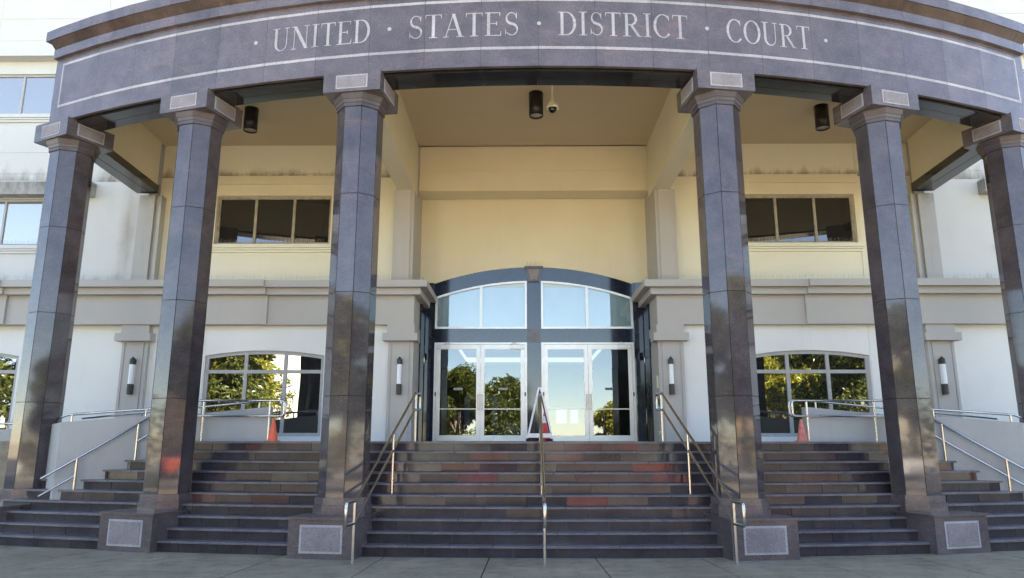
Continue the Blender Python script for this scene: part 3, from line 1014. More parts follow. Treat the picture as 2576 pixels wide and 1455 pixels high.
# ------------------------------------------------------------------ columns (parts of the courthouse)
def octa(r, phase=22.5): return [(r*cos(radians(phase+45*i)), r*sin(radians(phase+45*i))) for i in range(8)]
def make_column():
    RHO = 0.375
    g = MB()
    g.prism(octa(RHO-0.010), 0.60, 7.0, 1)
    zs = [0.78, 2.27, 3.87, 5.47, 6.98]
    rnd = random.Random(5)
    for za, zb in zip(zs[:-1], zs[1:]):
        for i in range(8):
            a0 = radians(22.5+45*i); a1 = a0+pi/4
            p0 = Vector((cos(a0), sin(a0)))*RHO; p1 = Vector((cos(a1), sin(a1)))*RHO
            d = (p1-p0).normalized()
            ex = 0.0055
            q0 = p0+d*ex; q1 = p1-d*ex
            nrm = Vector((d.y, -d.x))
            i0 = q0-nrm*0.007; i1 = q1-nrm*0.007
            g.prism([tuple(q0), tuple(q1), tuple(i1), tuple(i0)], za+0.005, zb-0.005, 0)
    col = g.build('column', [M_GR_SHAFT, M_JOINT], ch)
    col.matrix_parent_inverse = Matrix.Translation(-WORLD[ch.name])
    WORLD[col.name] = Vector((0, 0, 0))
    b = MB()
    b.prism(octa(0.435), 0.556, 0.685); b.prism(octa(0.415), 0.686, 0.79)
    b.build('column_base', M_PED, col)
    c = MB()
    c.prism(octa(0.40), 6.96, 7.02, 1); c.prism(octa(0.41), 7.021, 7.075, 1, octa(0.425)); c.prism(octa(0.435), 7.076, 7.166, 1, octa(0.465))
    w, d = 0.485, 0.47
    c.box(-w, w, -d, d, 7.167, 7.512)
    capo = c.build('capital', [M_GR_CAP, M_NECK], col)
    for (ax, sgn) in (('y', -1), ('x', 1), ('x', -1)):
        p = MB()
        for lay, (hw, hh, mi, pr) in enumerate(((0.27, 0.118, 1, 0.004), (0.245, 0.094, 0, 0.012))):
            zc = 7.335
            if ax == 'y': p.box(-hw, hw, -d-pr, -d+0.002, zc-hh, zc+hh, mi)
            else:
                x0, x1 = (w-0.002, w+pr) if sgn > 0 else (-w-pr, -w+0.002)
                p.box(x0, x1, -hw, hw, zc-hh, zc+hh, mi)
        p.build('capital_panel', [M_GR_LIGHT, M_INLAY], capo)
    e = MB()
    yf = -(21.70-20.93)
    e.box(-w, w, yf, 0.60, -0.05, 0.525)
    e.box(-w-0.028, w+0.028, yf-0.028, 0.63, 0.5255, 0.556)
    pe = e.build('pedestal', M_PED, col)
    q = MB()
    q.box(-0.315, 0.315, yf-0.004, yf+0.01, 0.075, 0.455, 1)
    q.box(-0.28, 0.28, yf-0.012, yf-0.0045, 0.105, 0.425, 0)
    q.build('pedestal_panel', [M_GR_LIGHT, M_INLAY], pe)
    return col
col0 = make_column()
lab = {0: 'leftmost', 1: 'second', 2: 'third', 3: 'fourth', 4: 'fifth', 5: 'rightmost'}
for i, a in enumerate((-A1, -A2, -A3, A3, A2, A1)):
    o = col0 if i == 0 else copy_tree(col0, ch)
    x, y = arc(20.93, a)
    o.location = (x, y, 0)
    o.rotation_euler = (0, 0, a)

# ------------------------------------------------------------------ entrance surround and doors
YD = fy(15.33)
def circ_top(zc, R=fz(6.3)-1.6+1.6): return None
RA = 6.3*S
def ztop(zc): return lambda x: fz(zc)-RA+sqrt(RA*RA-x*x)
outer = ztop(5.285); inner = ztop(4.985)
g = MB()
XO = 2.31
doorL = (fx(-2.11), fx(-0.15)); doorR = (fx(0.15), fx(2.11))
holes = [(doorL[0], doorL[1], 1.60, flat(fz(3.65)), 0), (doorR[0], doorR[1], 1.60, flat(fz(3.65)), 0),
         (doorL[0], doorL[1], fz(3.94), inner, 1), (doorR[0], doorR[1], fz(3.94), inner, 1)]
# surround front as vertical strips so that the outer edge can be arched
xs = set([fx(-XO), fx(XO), fx(-2.11), fx(2.11), fx(-0.15), fx(0.15)])
for i in range(25): xs.add(fx(-2.11)+(fx(4.22))*i/24)
xs = sorted(xs)
ys = YD-0.0
def outtop(x):
    return outer(x) if abs(x) <= fx(2.1101) else fz(4.93)
for a, b in zip(xs[:-1], xs[1:]):
    if b-a < 1e-6: continue
    mid = (a+b)/2
    def cell(za0, zb0, za1, zb1):
        g.prism_xz([(a, za0), (b, zb0), (b, zb1), (a, za1)], ys, ys+0.055)
    inh = doorL[0] < mid < doorL[1] or doorR[0] < mid < doorR[1]
    ta, tb = outtop(a if abs(a) <= fx(2.1101) or abs(mid) > fx(2.11) else mid), outtop(b)
    if abs(mid) > fx(2.11): ta = tb = fz(4.93)
    if inh:
        cell(fz(3.65), fz(3.65), fz(3.94), fz(3.94))
        cell(inner(a), inner(b), ta, tb)
    else:
        cell(1.6, 1.6, ta, tb)
sur = g.build('door_surround', M_DARK, ch)
g = MB()
g.box(fx(-0.145), fx(0.145), YD-0.012, YD-0.001, fz(3.655), fz(3.935))
g.build('mullion_block', M_GR_CAP, sur)
g = MB()
g.prism_xz([(fx(-0.125), fz(4.96)), (fx(0.125), fz(4.96)), (fx(0.185), fz(5.255)), (fx(-0.185), fz(5.255))], YD-0.07, YD-0.001, 0)
g.box(fx(-0.20), fx(0.20), YD-0.10, YD-0.001, fz(5.2555), fz(5.29), 0)
g.prism_xz([(fx(-0.075), fz(5.0)), (fx(0.075), fz(5.0)), (fx(0.12), fz(5.225)), (fx(-0.12), fz(5.225))], YD-0.078, YD-0.0705, 1)
g.build('keystone', [M_GR_CAP, M_GR_LIGHT], sur)

def frame_part(g, x0, x1, z0, z1, y0, y1, w, wt=None, wb=None):
    wt = wt or w; wb = wb or w
    g.box(x0, x0+w, y0, y1, z0, z1); g.box(x1-w, x1, y0, y1, z0, z1)
    g.box(x0+w, x1-w, y0, y1, z1-wt, z1); g.box(x0+w, x1-w, y0, y1, z0, z0+wb)

def doorset(x0, x1, closers, entrances, nm):
    # outer frame
    g = MB()
    zt = fz(3.65)-0.002
    f = 0.055
    ya, yb = YD-0.015, YD+0.07
    g.box(x0+0.002, x0+f, ya, yb, 1.602, zt); g.box(x1-f, x1-0.002, ya, yb, 1.602, zt)
    g.box(x0+f, x1-f, ya, yb, zt-0.045, zt)
    fr = g.build('door_frame', M_ALU, ch)
    mid = (x0+x1)/2
    for li, (a, b) in enumerate(((x0+f+0.004, mid-0.003), (mid+0.003, x1-f-0.004))):
        g = MB()
        frame_part(g, a, b, 1.608, zt-0.050, YD+0.0, YD+0.045, 0.085, 0.105, 0.12)
        # glazing beads and horizontal push bar line
        gi0, gi1, gz0, gz1 = a+0.085, b-0.085, 1.728, zt-0.155
        frame_part(g, gi0+0.0005, gi1-0.0005, gz0+0.0005, gz1-0.0005, YD+0.008, YD+0.03, 0.010)
        g.box(gi0+0.011, gi1-0.011, YD+0.005, YD+0.018, fz(2.26)-0.010, fz(2.26)+0.010)
        d = g.build('door', M_ALU, ch)
        p = MB()
        p.box(gi0+0.002, gi1-0.002, YD+0.020, YD+0.024, gz0+0.002, gz1-0.002)
        p.build('pane', M_GLASS_DOOR, d)
        h = MB()
        hx = b-0.038 if li == 0 else a+0.038
        z0h, z1h = fz(2.24), fz(2.57)
        h.tube([(hx, YD-0.002, z1h-0.03), (hx, YD-0.06, z1h-0.03), (hx, YD-0.06, z0h+0.03), (hx, YD-0.002, z0h+0.03)], 0.012, 8)
        h.tube([(hx, YD-0.06, z0h), (hx, YD-0.06, z1h)], 0.016, 10)
        h.build('handle', M_STEEL, d)
        hg = MB()
        qx = a-0.012 if li == 0 else b+0.012
        hg.box(qx-0.016, qx+0.016, YD-0.03, YD-0.016, fz(2.53), fz(2.60))
        hg.lathe(qx, YD-0.028, [(0, fz(2.525)), (0.011, fz(2.525)), (0.011, fz(2.605)), (0, fz(2.605))], 8)
        hg.build('hinge', M_BRONZE, d)
        if closers[li]:
            c = MB()
            cx0, cx1 = (a+0.01, a+0.30) if li == 0 else (b-0.34, b-0.01)
            c.box(cx0, cx1, YD-0.055, YD-0.001, zt-0.155, zt-0.065)
            ax = cx1-0.05 if li == 0 else cx0+0.08
            c.tube([(ax-0.06, YD-0.035, zt-0.062), (ax, YD-0.05, zt+0.012), (ax+0.07, YD-0.03, zt-0.04)], 0.008, 6)
            c.build('door_closer', simple('closer_metal_%s%d' % (nm, li), (0.50, 0.49, 0.47), 0.35, 0.7, var=0.1), d)
        if entrances[li]:
            e = MB()
            ex = entrances[li]
            e.box(ex-0.095, ex+0.095, YD+0.0165, YD+0.0195, fz(2.648), fz(2.702), 1)
            frame_part(e, ex-0.09, ex+0.09, fz(2.648)+0.004, fz(2.702)-0.004, YD+0.0145, YD+0.0163, 0.004)
            st = e.build('entrance_sticker', [M_WPL, M_BRONZE], d)
            if entrances[2] == 'text':
                cu = bpy.data.curves.new('t', 'FONT')
                cu.body = 'ENTRANCE'; cu.size = 0.042; cu.align_x = 'CENTER'; cu.align_y = 'CENTER'; cu.extrude = 0.0005; cu.offset = 0.0009
                to = bpy.data.objects.new('t', cu)
                ROOT.objects.link(to)
                dg = bpy.context.evaluated_depsgraph_get()
                me = bpy.data.meshes.new_from_object(to.evaluated_get(dg))
                bpy.data.objects.remove(to)
                me.transform(Matrix.Translation((ex, YD+0.0155, fz(2.675))) @ Matrix.Rotation(pi/2, 4, 'X'))
                me.materials.clear(); me.materials.append(M_WPL)
                o = bpy.data.objects.new('entrance_lettering', me)
                ROOT.objects.link(o)
                o.parent = d; o.matrix_parent_inverse = Matrix.Identity(4)
    return fr
doorset(doorL[0], doorL[1], (1, 1), (fx(-1.595), fx(-0.655), 'text'), 'a')
doorset(doorR[0], doorR[1], (0, 1), (None, fx(1.56), ''), 'b')

def transom(x0, x1, nm):
    g = MB()
    f = 0.05
    z0 = fz(3.94)+0.002
    n = 12
    mid = (x0+x1)/2
    a_, b_ = x0+0.002, x1-0.002
    g.box(a_, b_, YD-0.014, YD+0.05, z0, z0+f)
    g.box(a_, a_+f, YD-0.014, YD+0.05, z0+f, inner(a_)-0.003); g.box(b_-f, b_, YD-0.014, YD+0.05, z0+f, inner(b_)-0.003)
    for i in range(n):
        p = a_+f+(b_-a_-2*f)*i/n; q = a_+f+(b_-a_-2*f)*(i+1)/n
        g.prism_xz([(p, inner(p)-f-0.003), (q, inner(q)-f-0.003), (q, inner(q)-0.003), (p, inner(p)-0.003)], YD-0.0135, YD+0.05)
    g.box(mid-0.035, mid+0.035, YD-0.010, YD+0.045, z0+f, inner(mid)-f-0.002)
    w = g.build('transom_window', M_ALU, ch)
    p = MB(); b = MB()
    for i in range(n):
        u = a_+0.01+(b_-a_-0.02)*i/n; v = a_+0.01+(b_-a_-0.02)*(i+1)/n
        p.prism_xz([(u, z0+0.02), (v, z0+0.02), (v, inner(v)-0.02), (u, inner(u)-0.02)], YD+0.026, YD+0.031)
        b.prism_xz([(u, z0+0.02), (v, z0+0.02), (v, inner(v)-0.02), (u, inner(u)-0.02)], YD+0.10, YD+0.104)
    p.build('pane', M_GLASS_T, w)
    b.build('blind', M_BLIND, w)
transom(doorL[0], doorL[1], 'a'); transom(doorR[0], doorR[1], 'b')

# lobby behind the doors
M_LOB = simple('lobby_paint', (0.30, 0.33, 0.34), 0.8, var=0.05)
M_LOBC = simple('lobby_ceiling_paint', (0.48, 0.50, 0.52), 0.8)
M_LOBF = simple('lobby_floor_stone', (0.10, 0.10, 0.10), 0.25)
M_COVE = emit('cove_light', (1.0, 0.97, 0.86), 0.11)
M_BACKW = emit('back_window_light', (0.72, 0.88, 1.0), 0.07)
g = MB()
y0, y1 = YD+0.16, 27.0
g.box(-4.6, 4.6, y0, y1, 1.50, 1.598, 2)
g.box(-4.6, -4.5, y0, y1, 1.6, 4.2, 0); g.box(4.5, 4.6, y0, y1, 1.6, 4.2, 0)
g.box(-4.6, 4.6, y1, y1+0.1, 1.5, 6, 0)
for (a, b, c, d) in ((-4.6, -2.2, y0, y1), (2.2, 4.6, y0, y1), (-2.2, 2.2, y0, y0+2.0), (-2.2, 2.2, 25.9, y1)):
    g.box(a, b, c, d, 4.25, 4.35, 1)
g.box(-2.4, 2.4, y0+1.8, 26.1, 4.75, 4.85, 1)
g.build('lobby_room', [M_LOB, M_LOBC, M_LOBF], ch)
g = MB()
g.box(-2.24, -2.205, y0+2.0, 25.9, 4.36, 4.52); g.box(2.205, 2.24, y0+2.0, 25.9, 4.36, 4.52); g.box(-2.2, 2.2, 25.86, 25.9, 4.36, 4.52)
g.build('cove_light', M_COVE, ch)
g = MB()
g.box(1.0, 1.38, y1-0.02, y1-0.01, 2.25, 2.75); g.box(1.52, 1.80, y1-0.02, y1-0.01, 2.25, 2.75)
g.build('back_window', M_BACKW, ch)
# notice stand and counter seen faintly through the left doors
t = empty('notice_stand', (-1.3, 18.8, 1.6), 'pale walk-through frame with two notice panels inside the lobby', 'notice stand')
g = MB(); g.box(-1.72, -1.58, 18.7, 18.75, 1.6, 2.62); g.build('panel', M_WPL, t)
g = MB(); g.box(-1.02, -0.88, 18.7, 18.75, 1.6, 2.62); g.build('panel', M_WPL, t)
g = MB(); g.box(-1.72, -0.88, 18.69, 18.76, 2.625, 2.72); g.build('header', M_WPL, t)
g = MB(); g.box(-1.70, -1.60, 18.685, 18.695, 1.85, 1.98); g.box(-1.0, -0.90, 18.685, 18.695, 1.85, 1.98); g.build('red_notice', M_RED, t)
t = empty('floor_sign', (-0.62, 18.1, 1.6), 'framed notice reading NO WEAPONS BEYOND THIS POINT behind the second door', 'sign')
g = MB(); g.box(-0.74, 0.02, 18.12, 18.14, 1.68, 2.05); g.build('board', simple('notice_board', (0.52, 0.60, 0.60), 0.5), t)
g = MB(); frame_part(g, -0.75, 0.03, 1.67, 2.06, 18.10, 18.145, 0.015); g.box(-0.70, -0.66, 18.12, 18.16, 1.6, 1.67); g.box(-0.05, -0.01, 18.12, 18.16, 1.6, 1.67); g.build('frame', M_BRONZE, t)
def text_mesh(body, size, loc, mat, name, parent, off=0.0):
    cu = bpy.data.curves.new('t', 'FONT')
    cu.body = body; cu.size = size; cu.align_x = 'LEFT'; cu.extrude = 0.0006; cu.offset = off
    to = bpy.data.objects.new('t', cu)
    ROOT.objects.link(to)
    dg = bpy.context.evaluated_depsgraph_get()
    me = bpy.data.meshes.new_from_object(to.evaluated_get(dg))
    bpy.data.objects.remove(to)
    me.transform(Matrix.Translation(loc) @ Matrix.Rotation(pi/2, 4, 'X'))
    me.materials.clear(); me.materials.append(mat)
    o = bpy.data.objects.new(name, me)
    ROOT.objects.link(o)
    if parent is not None:
        o.parent = parent; o.matrix_parent_inverse = Matrix.Translation(-WORLD[parent.name])
    return o
text_mesh('NO WEAPONS', 0.115, (-0.70, 18.112, 1.90), M_RED, 'red_lettering', t, 0.002)
text_mesh('BEYOND THIS POINT', 0.075, (-0.70, 18.112, 1.78), M_BRONZE, 'black_lettering', t, 0.001)

# ------------------------------------------------------------------ ramps
def ramp_wall(s):
    t = empty('ramp_wall', (s*7, 13.2, 0), ('left' if s < 0 else 'right')+' grey rendered ramp wall closing the '+('left' if s < 0 else 'right')+' end of the steps', 'ramp wall')
    # diagonal cheek wall
    X = lambda x: s*x
    line = [(6.28, 13.36), (7.2, 12.964), (8.14, 12.56), (9.25, 13.72), (11.5, 13.66), (14.5, 13.5)]
    ztop_ = lambda x: 2.045-0.112*max(0, x-6.97) if x < 9.25 else 1.86-0.07*(x-9.25)
    outer_, inner_ = [], []
    for i, q in enumerate(line):
        d0 = Vector(line[i])-Vector(line[i-1]) if i else Vector(line[1])-Vector(line[0])
        d1 = Vector(line[i+1])-Vector(line[i]) if i < len(line)-1 else d0
        dd_ = (d0.normalized()+d1.normalized()).normalized()
        outer_.append(q); inner_.append((q[0]-dd_.y*0.2, q[1]+dd_.x*0.2))
    g = MB()
    for i in range(len(line)-1):
        p, q, pi_, qi = outer_[i], outer_[i+1], inner_[i], inner_[i+1]
        za, zb = ztop_(p[0]), ztop_(q[0])
        v = [(X(p[0]), p[1], -0.1), (X(q[0]), q[1], -0.1), (X(qi[0]), qi[1], -0.1), (X(pi_[0]), pi_[1], -0.1),
             (X(p[0]), p[1], za), (X(q[0]), q[1], zb), (X(qi[0]), qi[1], zb), (X(pi_[0]), pi_[1], za)]
        fs = [(0, 1, 5, 4), (2, 3, 7, 6), (4, 5, 6, 7)]
        if i == 0: fs.append((3, 0, 4, 7))
        if i == len(line)-2: fs.append((1, 2, 6, 5))
        if s < 0: fs = [f[::-1] for f in fs]
        g.add(v, fs)
    g.build('cheek_wall', M_RAMP, t)
    g = MB()
    x0, x1 = sorted((X(4.84), X(6.30)))
    g.box(x0, x1, 13.36, 13.54, 1.6, 2.025)
    g.build('landing_wall', M_RAMP, t)
    g = MB()
    pts = [(X(5.02), 1.6), (X(8.6), 1.6), (X(8.6), 1.90), (X(5.02), 2.235)]
    g.prism_xz(pts, 13.86, 14.04)
    g.build('rear_ramp_wall', M_RAMP, t)
    g = MB()
    g.box(*sorted((X(5.0), X(14))), 13.5, 15.85, 0.5, 1.598)
    g.build('ramp_floor', M_PAVE, t)
    return t
ramp_wall(-1); ramp_wall(1)

def rail_on_wall(s):
    t = empty('ramp_handrail', (s*8, 12.7, 1.9), 'low steel rail on short posts along the top of the '+('left' if s < 0 else 'right')+' ramp wall', 'handrail', 'steel handrails')
    X = lambda x: s*x
    def on(x, dz):
        if x <= 8.14: y = 13.36-(x-6.28)*0.4306+0.10; z = 2.045-0.112*max(0, x-6.97)
        else: y = 12.66+(x-8.14)*1.03; z = 2.045-0.112*(x-6.97)
        if x > 9.25: y = 13.80-(x-9.25)*0.035; z = 1.86-0.07*(x-9.25)
        return (X(x), y, z+dz)
    g = MB(); g.tube([on(6.9, 0.125), on(7.5, 0.125), on(8.10, 0.125), on(8.7, 0.125), on(9.2, 0.125), on(10.2, 0.125), on(14, 0.125)], 0.021, 10); g.build('rail', M_STEEL, t)
    for x in (7.0, 8.05, 10.3, 11.6):
        g = MB(); g.tube([on(x, -0.01), on(x, 0.12)], 0.018, 8); g.build('post', M_STEEL, t)
for s in (-1, 1): rail_on_wall(s)

def landing_rail(s):
    side = 'left' if s < 0 else 'right'
    t = empty('ramp_handrail', (s*5.4, 13.3, 1.6), 'level steel guard rail with rounded end in front of the '+side+' landing wall', 'handrail', 'steel handrails')
    X = lambda x: s*x
    y = 13.28
    def loop(y, z1, z0, xe, xs, sl=0.0, r=0.05):
        p = [(X(xs), y, z1-sl)]
        p += [(X(xe+r), y, z1)]
        for i in range(1, 5): p.append((X(xe+r-r*sin(i*pi/8)), y, z1-r*(1-cos(i*pi/8))))
        for i in range(0, 5): p.append((X(xe+r-r*cos(i*pi/8)), y, z0+r-r*sin(i*pi/8)))
        p.append((X(xs), y, z0-sl))
        return p
    g = MB(); g.tube(loop(y, 2.32, 2.045, 4.57, 6.6), 0.020, 10); g.build('rail', M_STEEL, t)
    for x in (4.83, 6.03):
        g = MB(); g.tube([(X(x), y+0.01, 1.6), (X(x), y+0.01, 2.31)], 0.020, 10); g.build('post', M_STEEL, t)
    t = empty('ramp_handrail', (s*6, 13.9, 1.6), 'sloping steel rail along the rear ramp run on the '+side+', behind the level guard rail', 'handrail', 'steel handrails')
    y = 13.93
    g = MB(); g.tube([(X(8.6), y, 2.02), (X(5.2), y, 2.345), (X(4.82), y, 2.365), (X(4.77), y, 2.34), (X(4.75), y, 2.30), (X(4.75), y, 2.12), (X(4.77), y, 2.08), (X(4.82), y, 2.06), (X(5.02), y, 2.05)], 0.020, 10); g.build('rail', M_STEEL, t)
    for x in (5.25, 7.0):
        g = MB(); g.tube([(X(x), y, 2.235-(x-5.02)*0.094-0.02), (X(x), y, 2.33-(x-5.2)*0.0956)], 0.018, 8); g.build('post', M_STEEL, t)
for s in (-1, 1): landing_rail(s)

def stair_side_rail(s):
    side = 'left' if s < 0 else 'right'
    t = empty('stair_handrail', (s*7.8, 12.7, 0.8), 'steel stair handrail against the '+side+' ramp wall', 'handrail', 'steel handrails')
    X = lambda x: s*x
    def at(u, dz=0.0):  # u: 0 at lower post (7.88,12.74,1.31) .. 1 at upper post (7.09,13.13,1.90)
        return (X(7.80-0.785*u), 12.575+0.385*u, 1.315+0.585*u+dz)
    g = MB(); g.tube([at(-0.56), at(1.35), (X(6.68), 13.24, 2.12)], 0.021, 10); g.build('rail', M_STEEL, t)
    if s < 0:
        g = MB(); g.tube([at(-0.56, -0.28), at(0, -0.28)], 0.017, 10); g.build('lower_rail', M_STEEL, t)
        g = MB(); g.tube([at(1, -0.30), at(1.2, -0.30), at(1.24, -0.33)], 0.017, 10); g.build('lower_rail', M_STEEL, t)
    else:
        g = MB(); g.tube([at(-0.56, -0.28), at(1.2, -0.28)], 0.017, 10); g.build('lower_rail', M_STEEL, t)
    for u, z in ((0, 0.80), (1, 1.28)):
        g = MB(); p = at(u); g.tube([(p[0], p[1]-0.0, z-0.02), (p[0], p[1], p[2])], 0.021, 10); g.build('post', M_STEEL, t)
for s in (-1, 1): stair_side_rail(s)

def centre_rail(xb, xm, xt, txt):
    s = 0 if abs(xb) < 0.5 else (1 if xb > 0 else -1)
    dirx = 0.087*s   # plan direction of the radial handrail
    t = empty('stair_handrail', (xb, 10.3, 0), txt, 'handrail', 'steel handrails')
    Yb, Ym, Yt = (10.30, 11.79, 12.85) if s else (10.19, 11.72, 12.80)
    zb, zm, zt = (0.80, 1.75, 2.42)
    def ln(Y, dz): 
        u = (Y-Yb)/(Yt-Yb)
        return (xb+(xt-xb)*u, Y, zb+(zt-zb)*u+dz)
    dx = (xt-xb)/(Yt-Yb)
    e = 0.29
    low = (xb-dx*e, Yb-e, zb); lowd = (xb-dx*e, Yb-e, zb-0.29)
    hi = (xt+dx*e, Yt+e, zt); hid = (xt+dx*e, Yt+e, zt-0.28)
    r = 0.022
    def rnd(a, b, c, k=0.035):
        a, b, c = Vector(a), Vector(b), Vector(c)
        d1 = (a-b).normalized(); d2 = (c-b).normalized()
        return [b+d1*k, b+(d1+d2)*k*0.3, b+d2*k]
    pts = [Vector(ln(Yb, 0))]+rnd(ln(Yb, 0), low, lowd)+rnd(low, lowd, ln(Yb, -0.29))+[Vector(ln(Yb, -0.29))]
    g = MB(); g.tube(pts, r, 10); g.build('lower_loop', M_STEEL, t)
    pts = [Vector(ln(Yt, 0))]+rnd(ln(Yt, 0), hi, hid)+rnd(hi, hid, ln(Yt, -0.28))+[Vector(ln(Yt, -0.28))]
    g = MB(); g.tube(pts, r, 10); g.build('upper_loop', M_STEEL, t)
    g = MB(); g.tube([ln(Yb-0.01, 0), ln(Yt+0.01, 0)], r, 12); g.build('rail', M_STEEL, t)
    g = MB(); g.tube([ln(Yb-0.01, -0.29), ln(Yt+0.01, -0.28)], r*0.95, 12); g.build('lower_rail', M_STEEL, t)
    for Y, z0 in ((Yb, -0.02), (Ym, 0.79), (Yt+0.06, 1.59)):
        p = ln(Y, 0)
        zt_ = p[2] if Y < Yt else zt
        g = MB(); g.tube([(p[0], Y, z0), (p[0], Y, zt_)], r, 12); g.build('post', M_STEEL, t)
centre_rail(-2.56, -2.33, -2.14, 'double steel handrail climbing the steps beside the third column')
centre_rail(0.018, 0.028, 0.035, 'double steel handrail climbing the middle of the steps, below the folding sign')
centre_rail(2.585, 2.37, 2.17, 'double steel handrail climbing the steps beside the fourth column')

# ------------------------------------------------------------------ wall lamps
def wall_lamp():
    t = empty('wall_lamp', (0, 0, 0), '', 'wall lamp', 'tall wall lamps')
    zb, zt = fz(2.47), fz(3.185)
    w0, w1 = fz(2.665), fz(3.04)
    r = 0.052
    def half(z0, z1, r, mi=0, top=False, m=None, nm='x'):
        g = MB()
        n = 12
        pts = [(r*cos(pi+pi*i/n), r*sin(pi+pi*i/n)*0.95-0.02) for i in range(n+1)]+[(r, 0.06), (-r, 0.06)]
        g.prism(pts, z0, z1)
        if top:
            m_ = len(pts)
            vs = [(x, y, z1) for x, y in pts]+[(0, 0.0, z1+0.07)]
            g.add(vs, [(i, (i+1) % m_, m_) for i in range(m_)])
        return g.build(nm, m, t)
    half(w0+0.0005, w1-0.0005, r*0.86, m=M_LENS, nm='lens')
    half(zb, w0, r, m=M_BRONZE, nm='lower_cap')
    half(w1, zt-0.06, r, top=True, m=M_BRONZE, nm='upper_cap')
    g = MB(); g.box(-0.035, 0.035, 0.02, 0.062, zb+0.06, zt-0.09); g.build('backplate', M_BRONZE, t)
    return t
l0 = wall_lamp()
for i, (x, lb) in enumerate(((-7.73, 'tall wall lamp with white lens on the grey pilaster between the first and second columns'),
                             (-2.60, 'tall wall lamp with white lens on the pilaster left of the doors'),
                             (2.57, 'tall wall lamp with white lens on the pilaster right of the doors'),
                             (7.70, 'tall wall lamp with white lens on the grey pilaster right of the fifth column'))):
    o = l0 if i == 0 else copy_tree(l0)
    o.location = (fx(x), fy(13.95)-0.065, 0)
    o['label'] = lb

# small boxes and notices on the returns beside the entrance
def plate(name, s, y0, y1, z0, z1, mat, label, cat, th=0.02):
    g = MB()
    x = fx(2.352)
    a, b = sorted((s*(x-th), s*(x-0.001)))
    g.box(a, b, y0, y1, z0, z1)
    g.box(*sorted((s*(x-th-0.004), s*(x-th))), y0+0.012, y1-0.012, z0+0.012, z1-0.012)
    tag(g.build(name, mat), label, cat)
plate('card_reader', 1, fy(13.62)+0.45, fy(13.62)+0.52, fz(2.28), fz(2.40), M_BRONZE, 'small black card reader on the wall right of the doors, above the grey switch box', 'card reader')
plate('switch_box', 1, fy(13.62)+0.50, fy(13.62)+0.56, fz(2.14), fz(2.25), M_ALU, 'small grey switch box on the wall right of the doors, below the card reader', 'switch box')
plate('notice', 1, fy(13.62)+0.50, fy(13.62)+0.62, fz(2.60), fz(2.84), M_BOUNCE_CREAM_L, 'small pale notice plate on the wall right of the doors', 'notice')
plate('notice', -1, fy(13.62)+0.50, fy(13.62)+0.64, fz(2.56), fz(2.84), M_BOUNCE_CREAM_L, 'small pale notice plate on the wall left of the doors', 'notice')
plate('wall_outlet', 1, fy(13.62)+0.50, fy(13.62)+0.57, fz(1.72), fz(1.80), M_BOUNCE_CREAM_L, 'small cream outlet low on the wall right of the doors', 'outlet')
for s in (-1, 1):
    g = MB(); g.box(*sorted((s*fx(2.321), s*(fx(2.321)-0.07))), fy(15.0), fy(15.0)+0.10, fz(3.30), fz(3.46))
    g.box(*sorted((s*(fx(2.321)-0.07), s*(fx(2.321)-0.085))), fy(15.0)+0.01, fy(15.0)+0.09, fz(3.32), fz(3.44))
    tag(g.build('emergency_light', M_BLACKG), 'small black light box high on the dark granite '+('left' if s < 0 else 'right')+' of the doors', 'light box')

# ------------------------------------------------------------------ ceiling lamps and camera
ZC = fz(7.8)
def can():
    t = empty('ceiling_lamp', (0, 0, ZC), '', 'ceiling lamp', 'black cylinder ceiling lamps')
    h = 0.51; r = 0.145
    g = MB()
    g.lathe(0, 0, [(0, ZC), (r, ZC), (r, ZC-h), (r-0.012, ZC-h), (r-0.012, ZC-h+0.10), (0, ZC-h+0.10)], 28)
    g.build('housing', M_BROWNM, t)
    g = MB(); g.lathe(0, 0, [(0, ZC-h+0.03), (r-0.014, ZC-h+0.03)], 24)
    g.build('lens', simple('lamp_lens', (0.30, 0.28, 0.25), 0.15), t)
    return t
c0 = can()
for i, (x, y, lb) in enumerate(((-6.07, 14.5, 'black cylinder ceiling lamp between the second and third columns'),
                                (0.03, 13.85, 'black cylinder ceiling lamp over the entrance, beside the camera'),
                                (6.12, 14.5, 'black cylinder ceiling lamp between the fourth and fifth columns'))):
    o = c0 if i == 0 else copy_tree(c0)
    o.location = (x, y, ZC); o['label'] = lb
t = empty('security_camera', (0.325, 13.0, ZC), 'ivory dome security camera hanging from the portico ceiling on a pole', 'security camera')
x, y = 0.325, 13.0
g = MB(); g.lathe(x, y, [(0.05, ZC), (0.05, ZC-0.02), (0.022, ZC-0.03), (0.022, 8.10), (0.03, 8.09), (0.03, 8.04)], 16); g.build('pole', M_CAMW, t)
g = MB(); g.lathe(x, y, [(0.03, 8.05), (0.045, 8.02), (0.075, 7.97), (0.105, 7.93), (0.12, 7.885), (0.125, 7.86), (0.10, 7.855), (0.08, 7.86)], 24); g.build('housing', M_CAMW, t)
g = MB(); g.lathe(x, y, [(0.082, 7.862), (0.078, 7.83), (0.06, 7.795), (0.035, 7.775), (0, 7.768)], 24); g.build('dome', M_BLACKG, t)

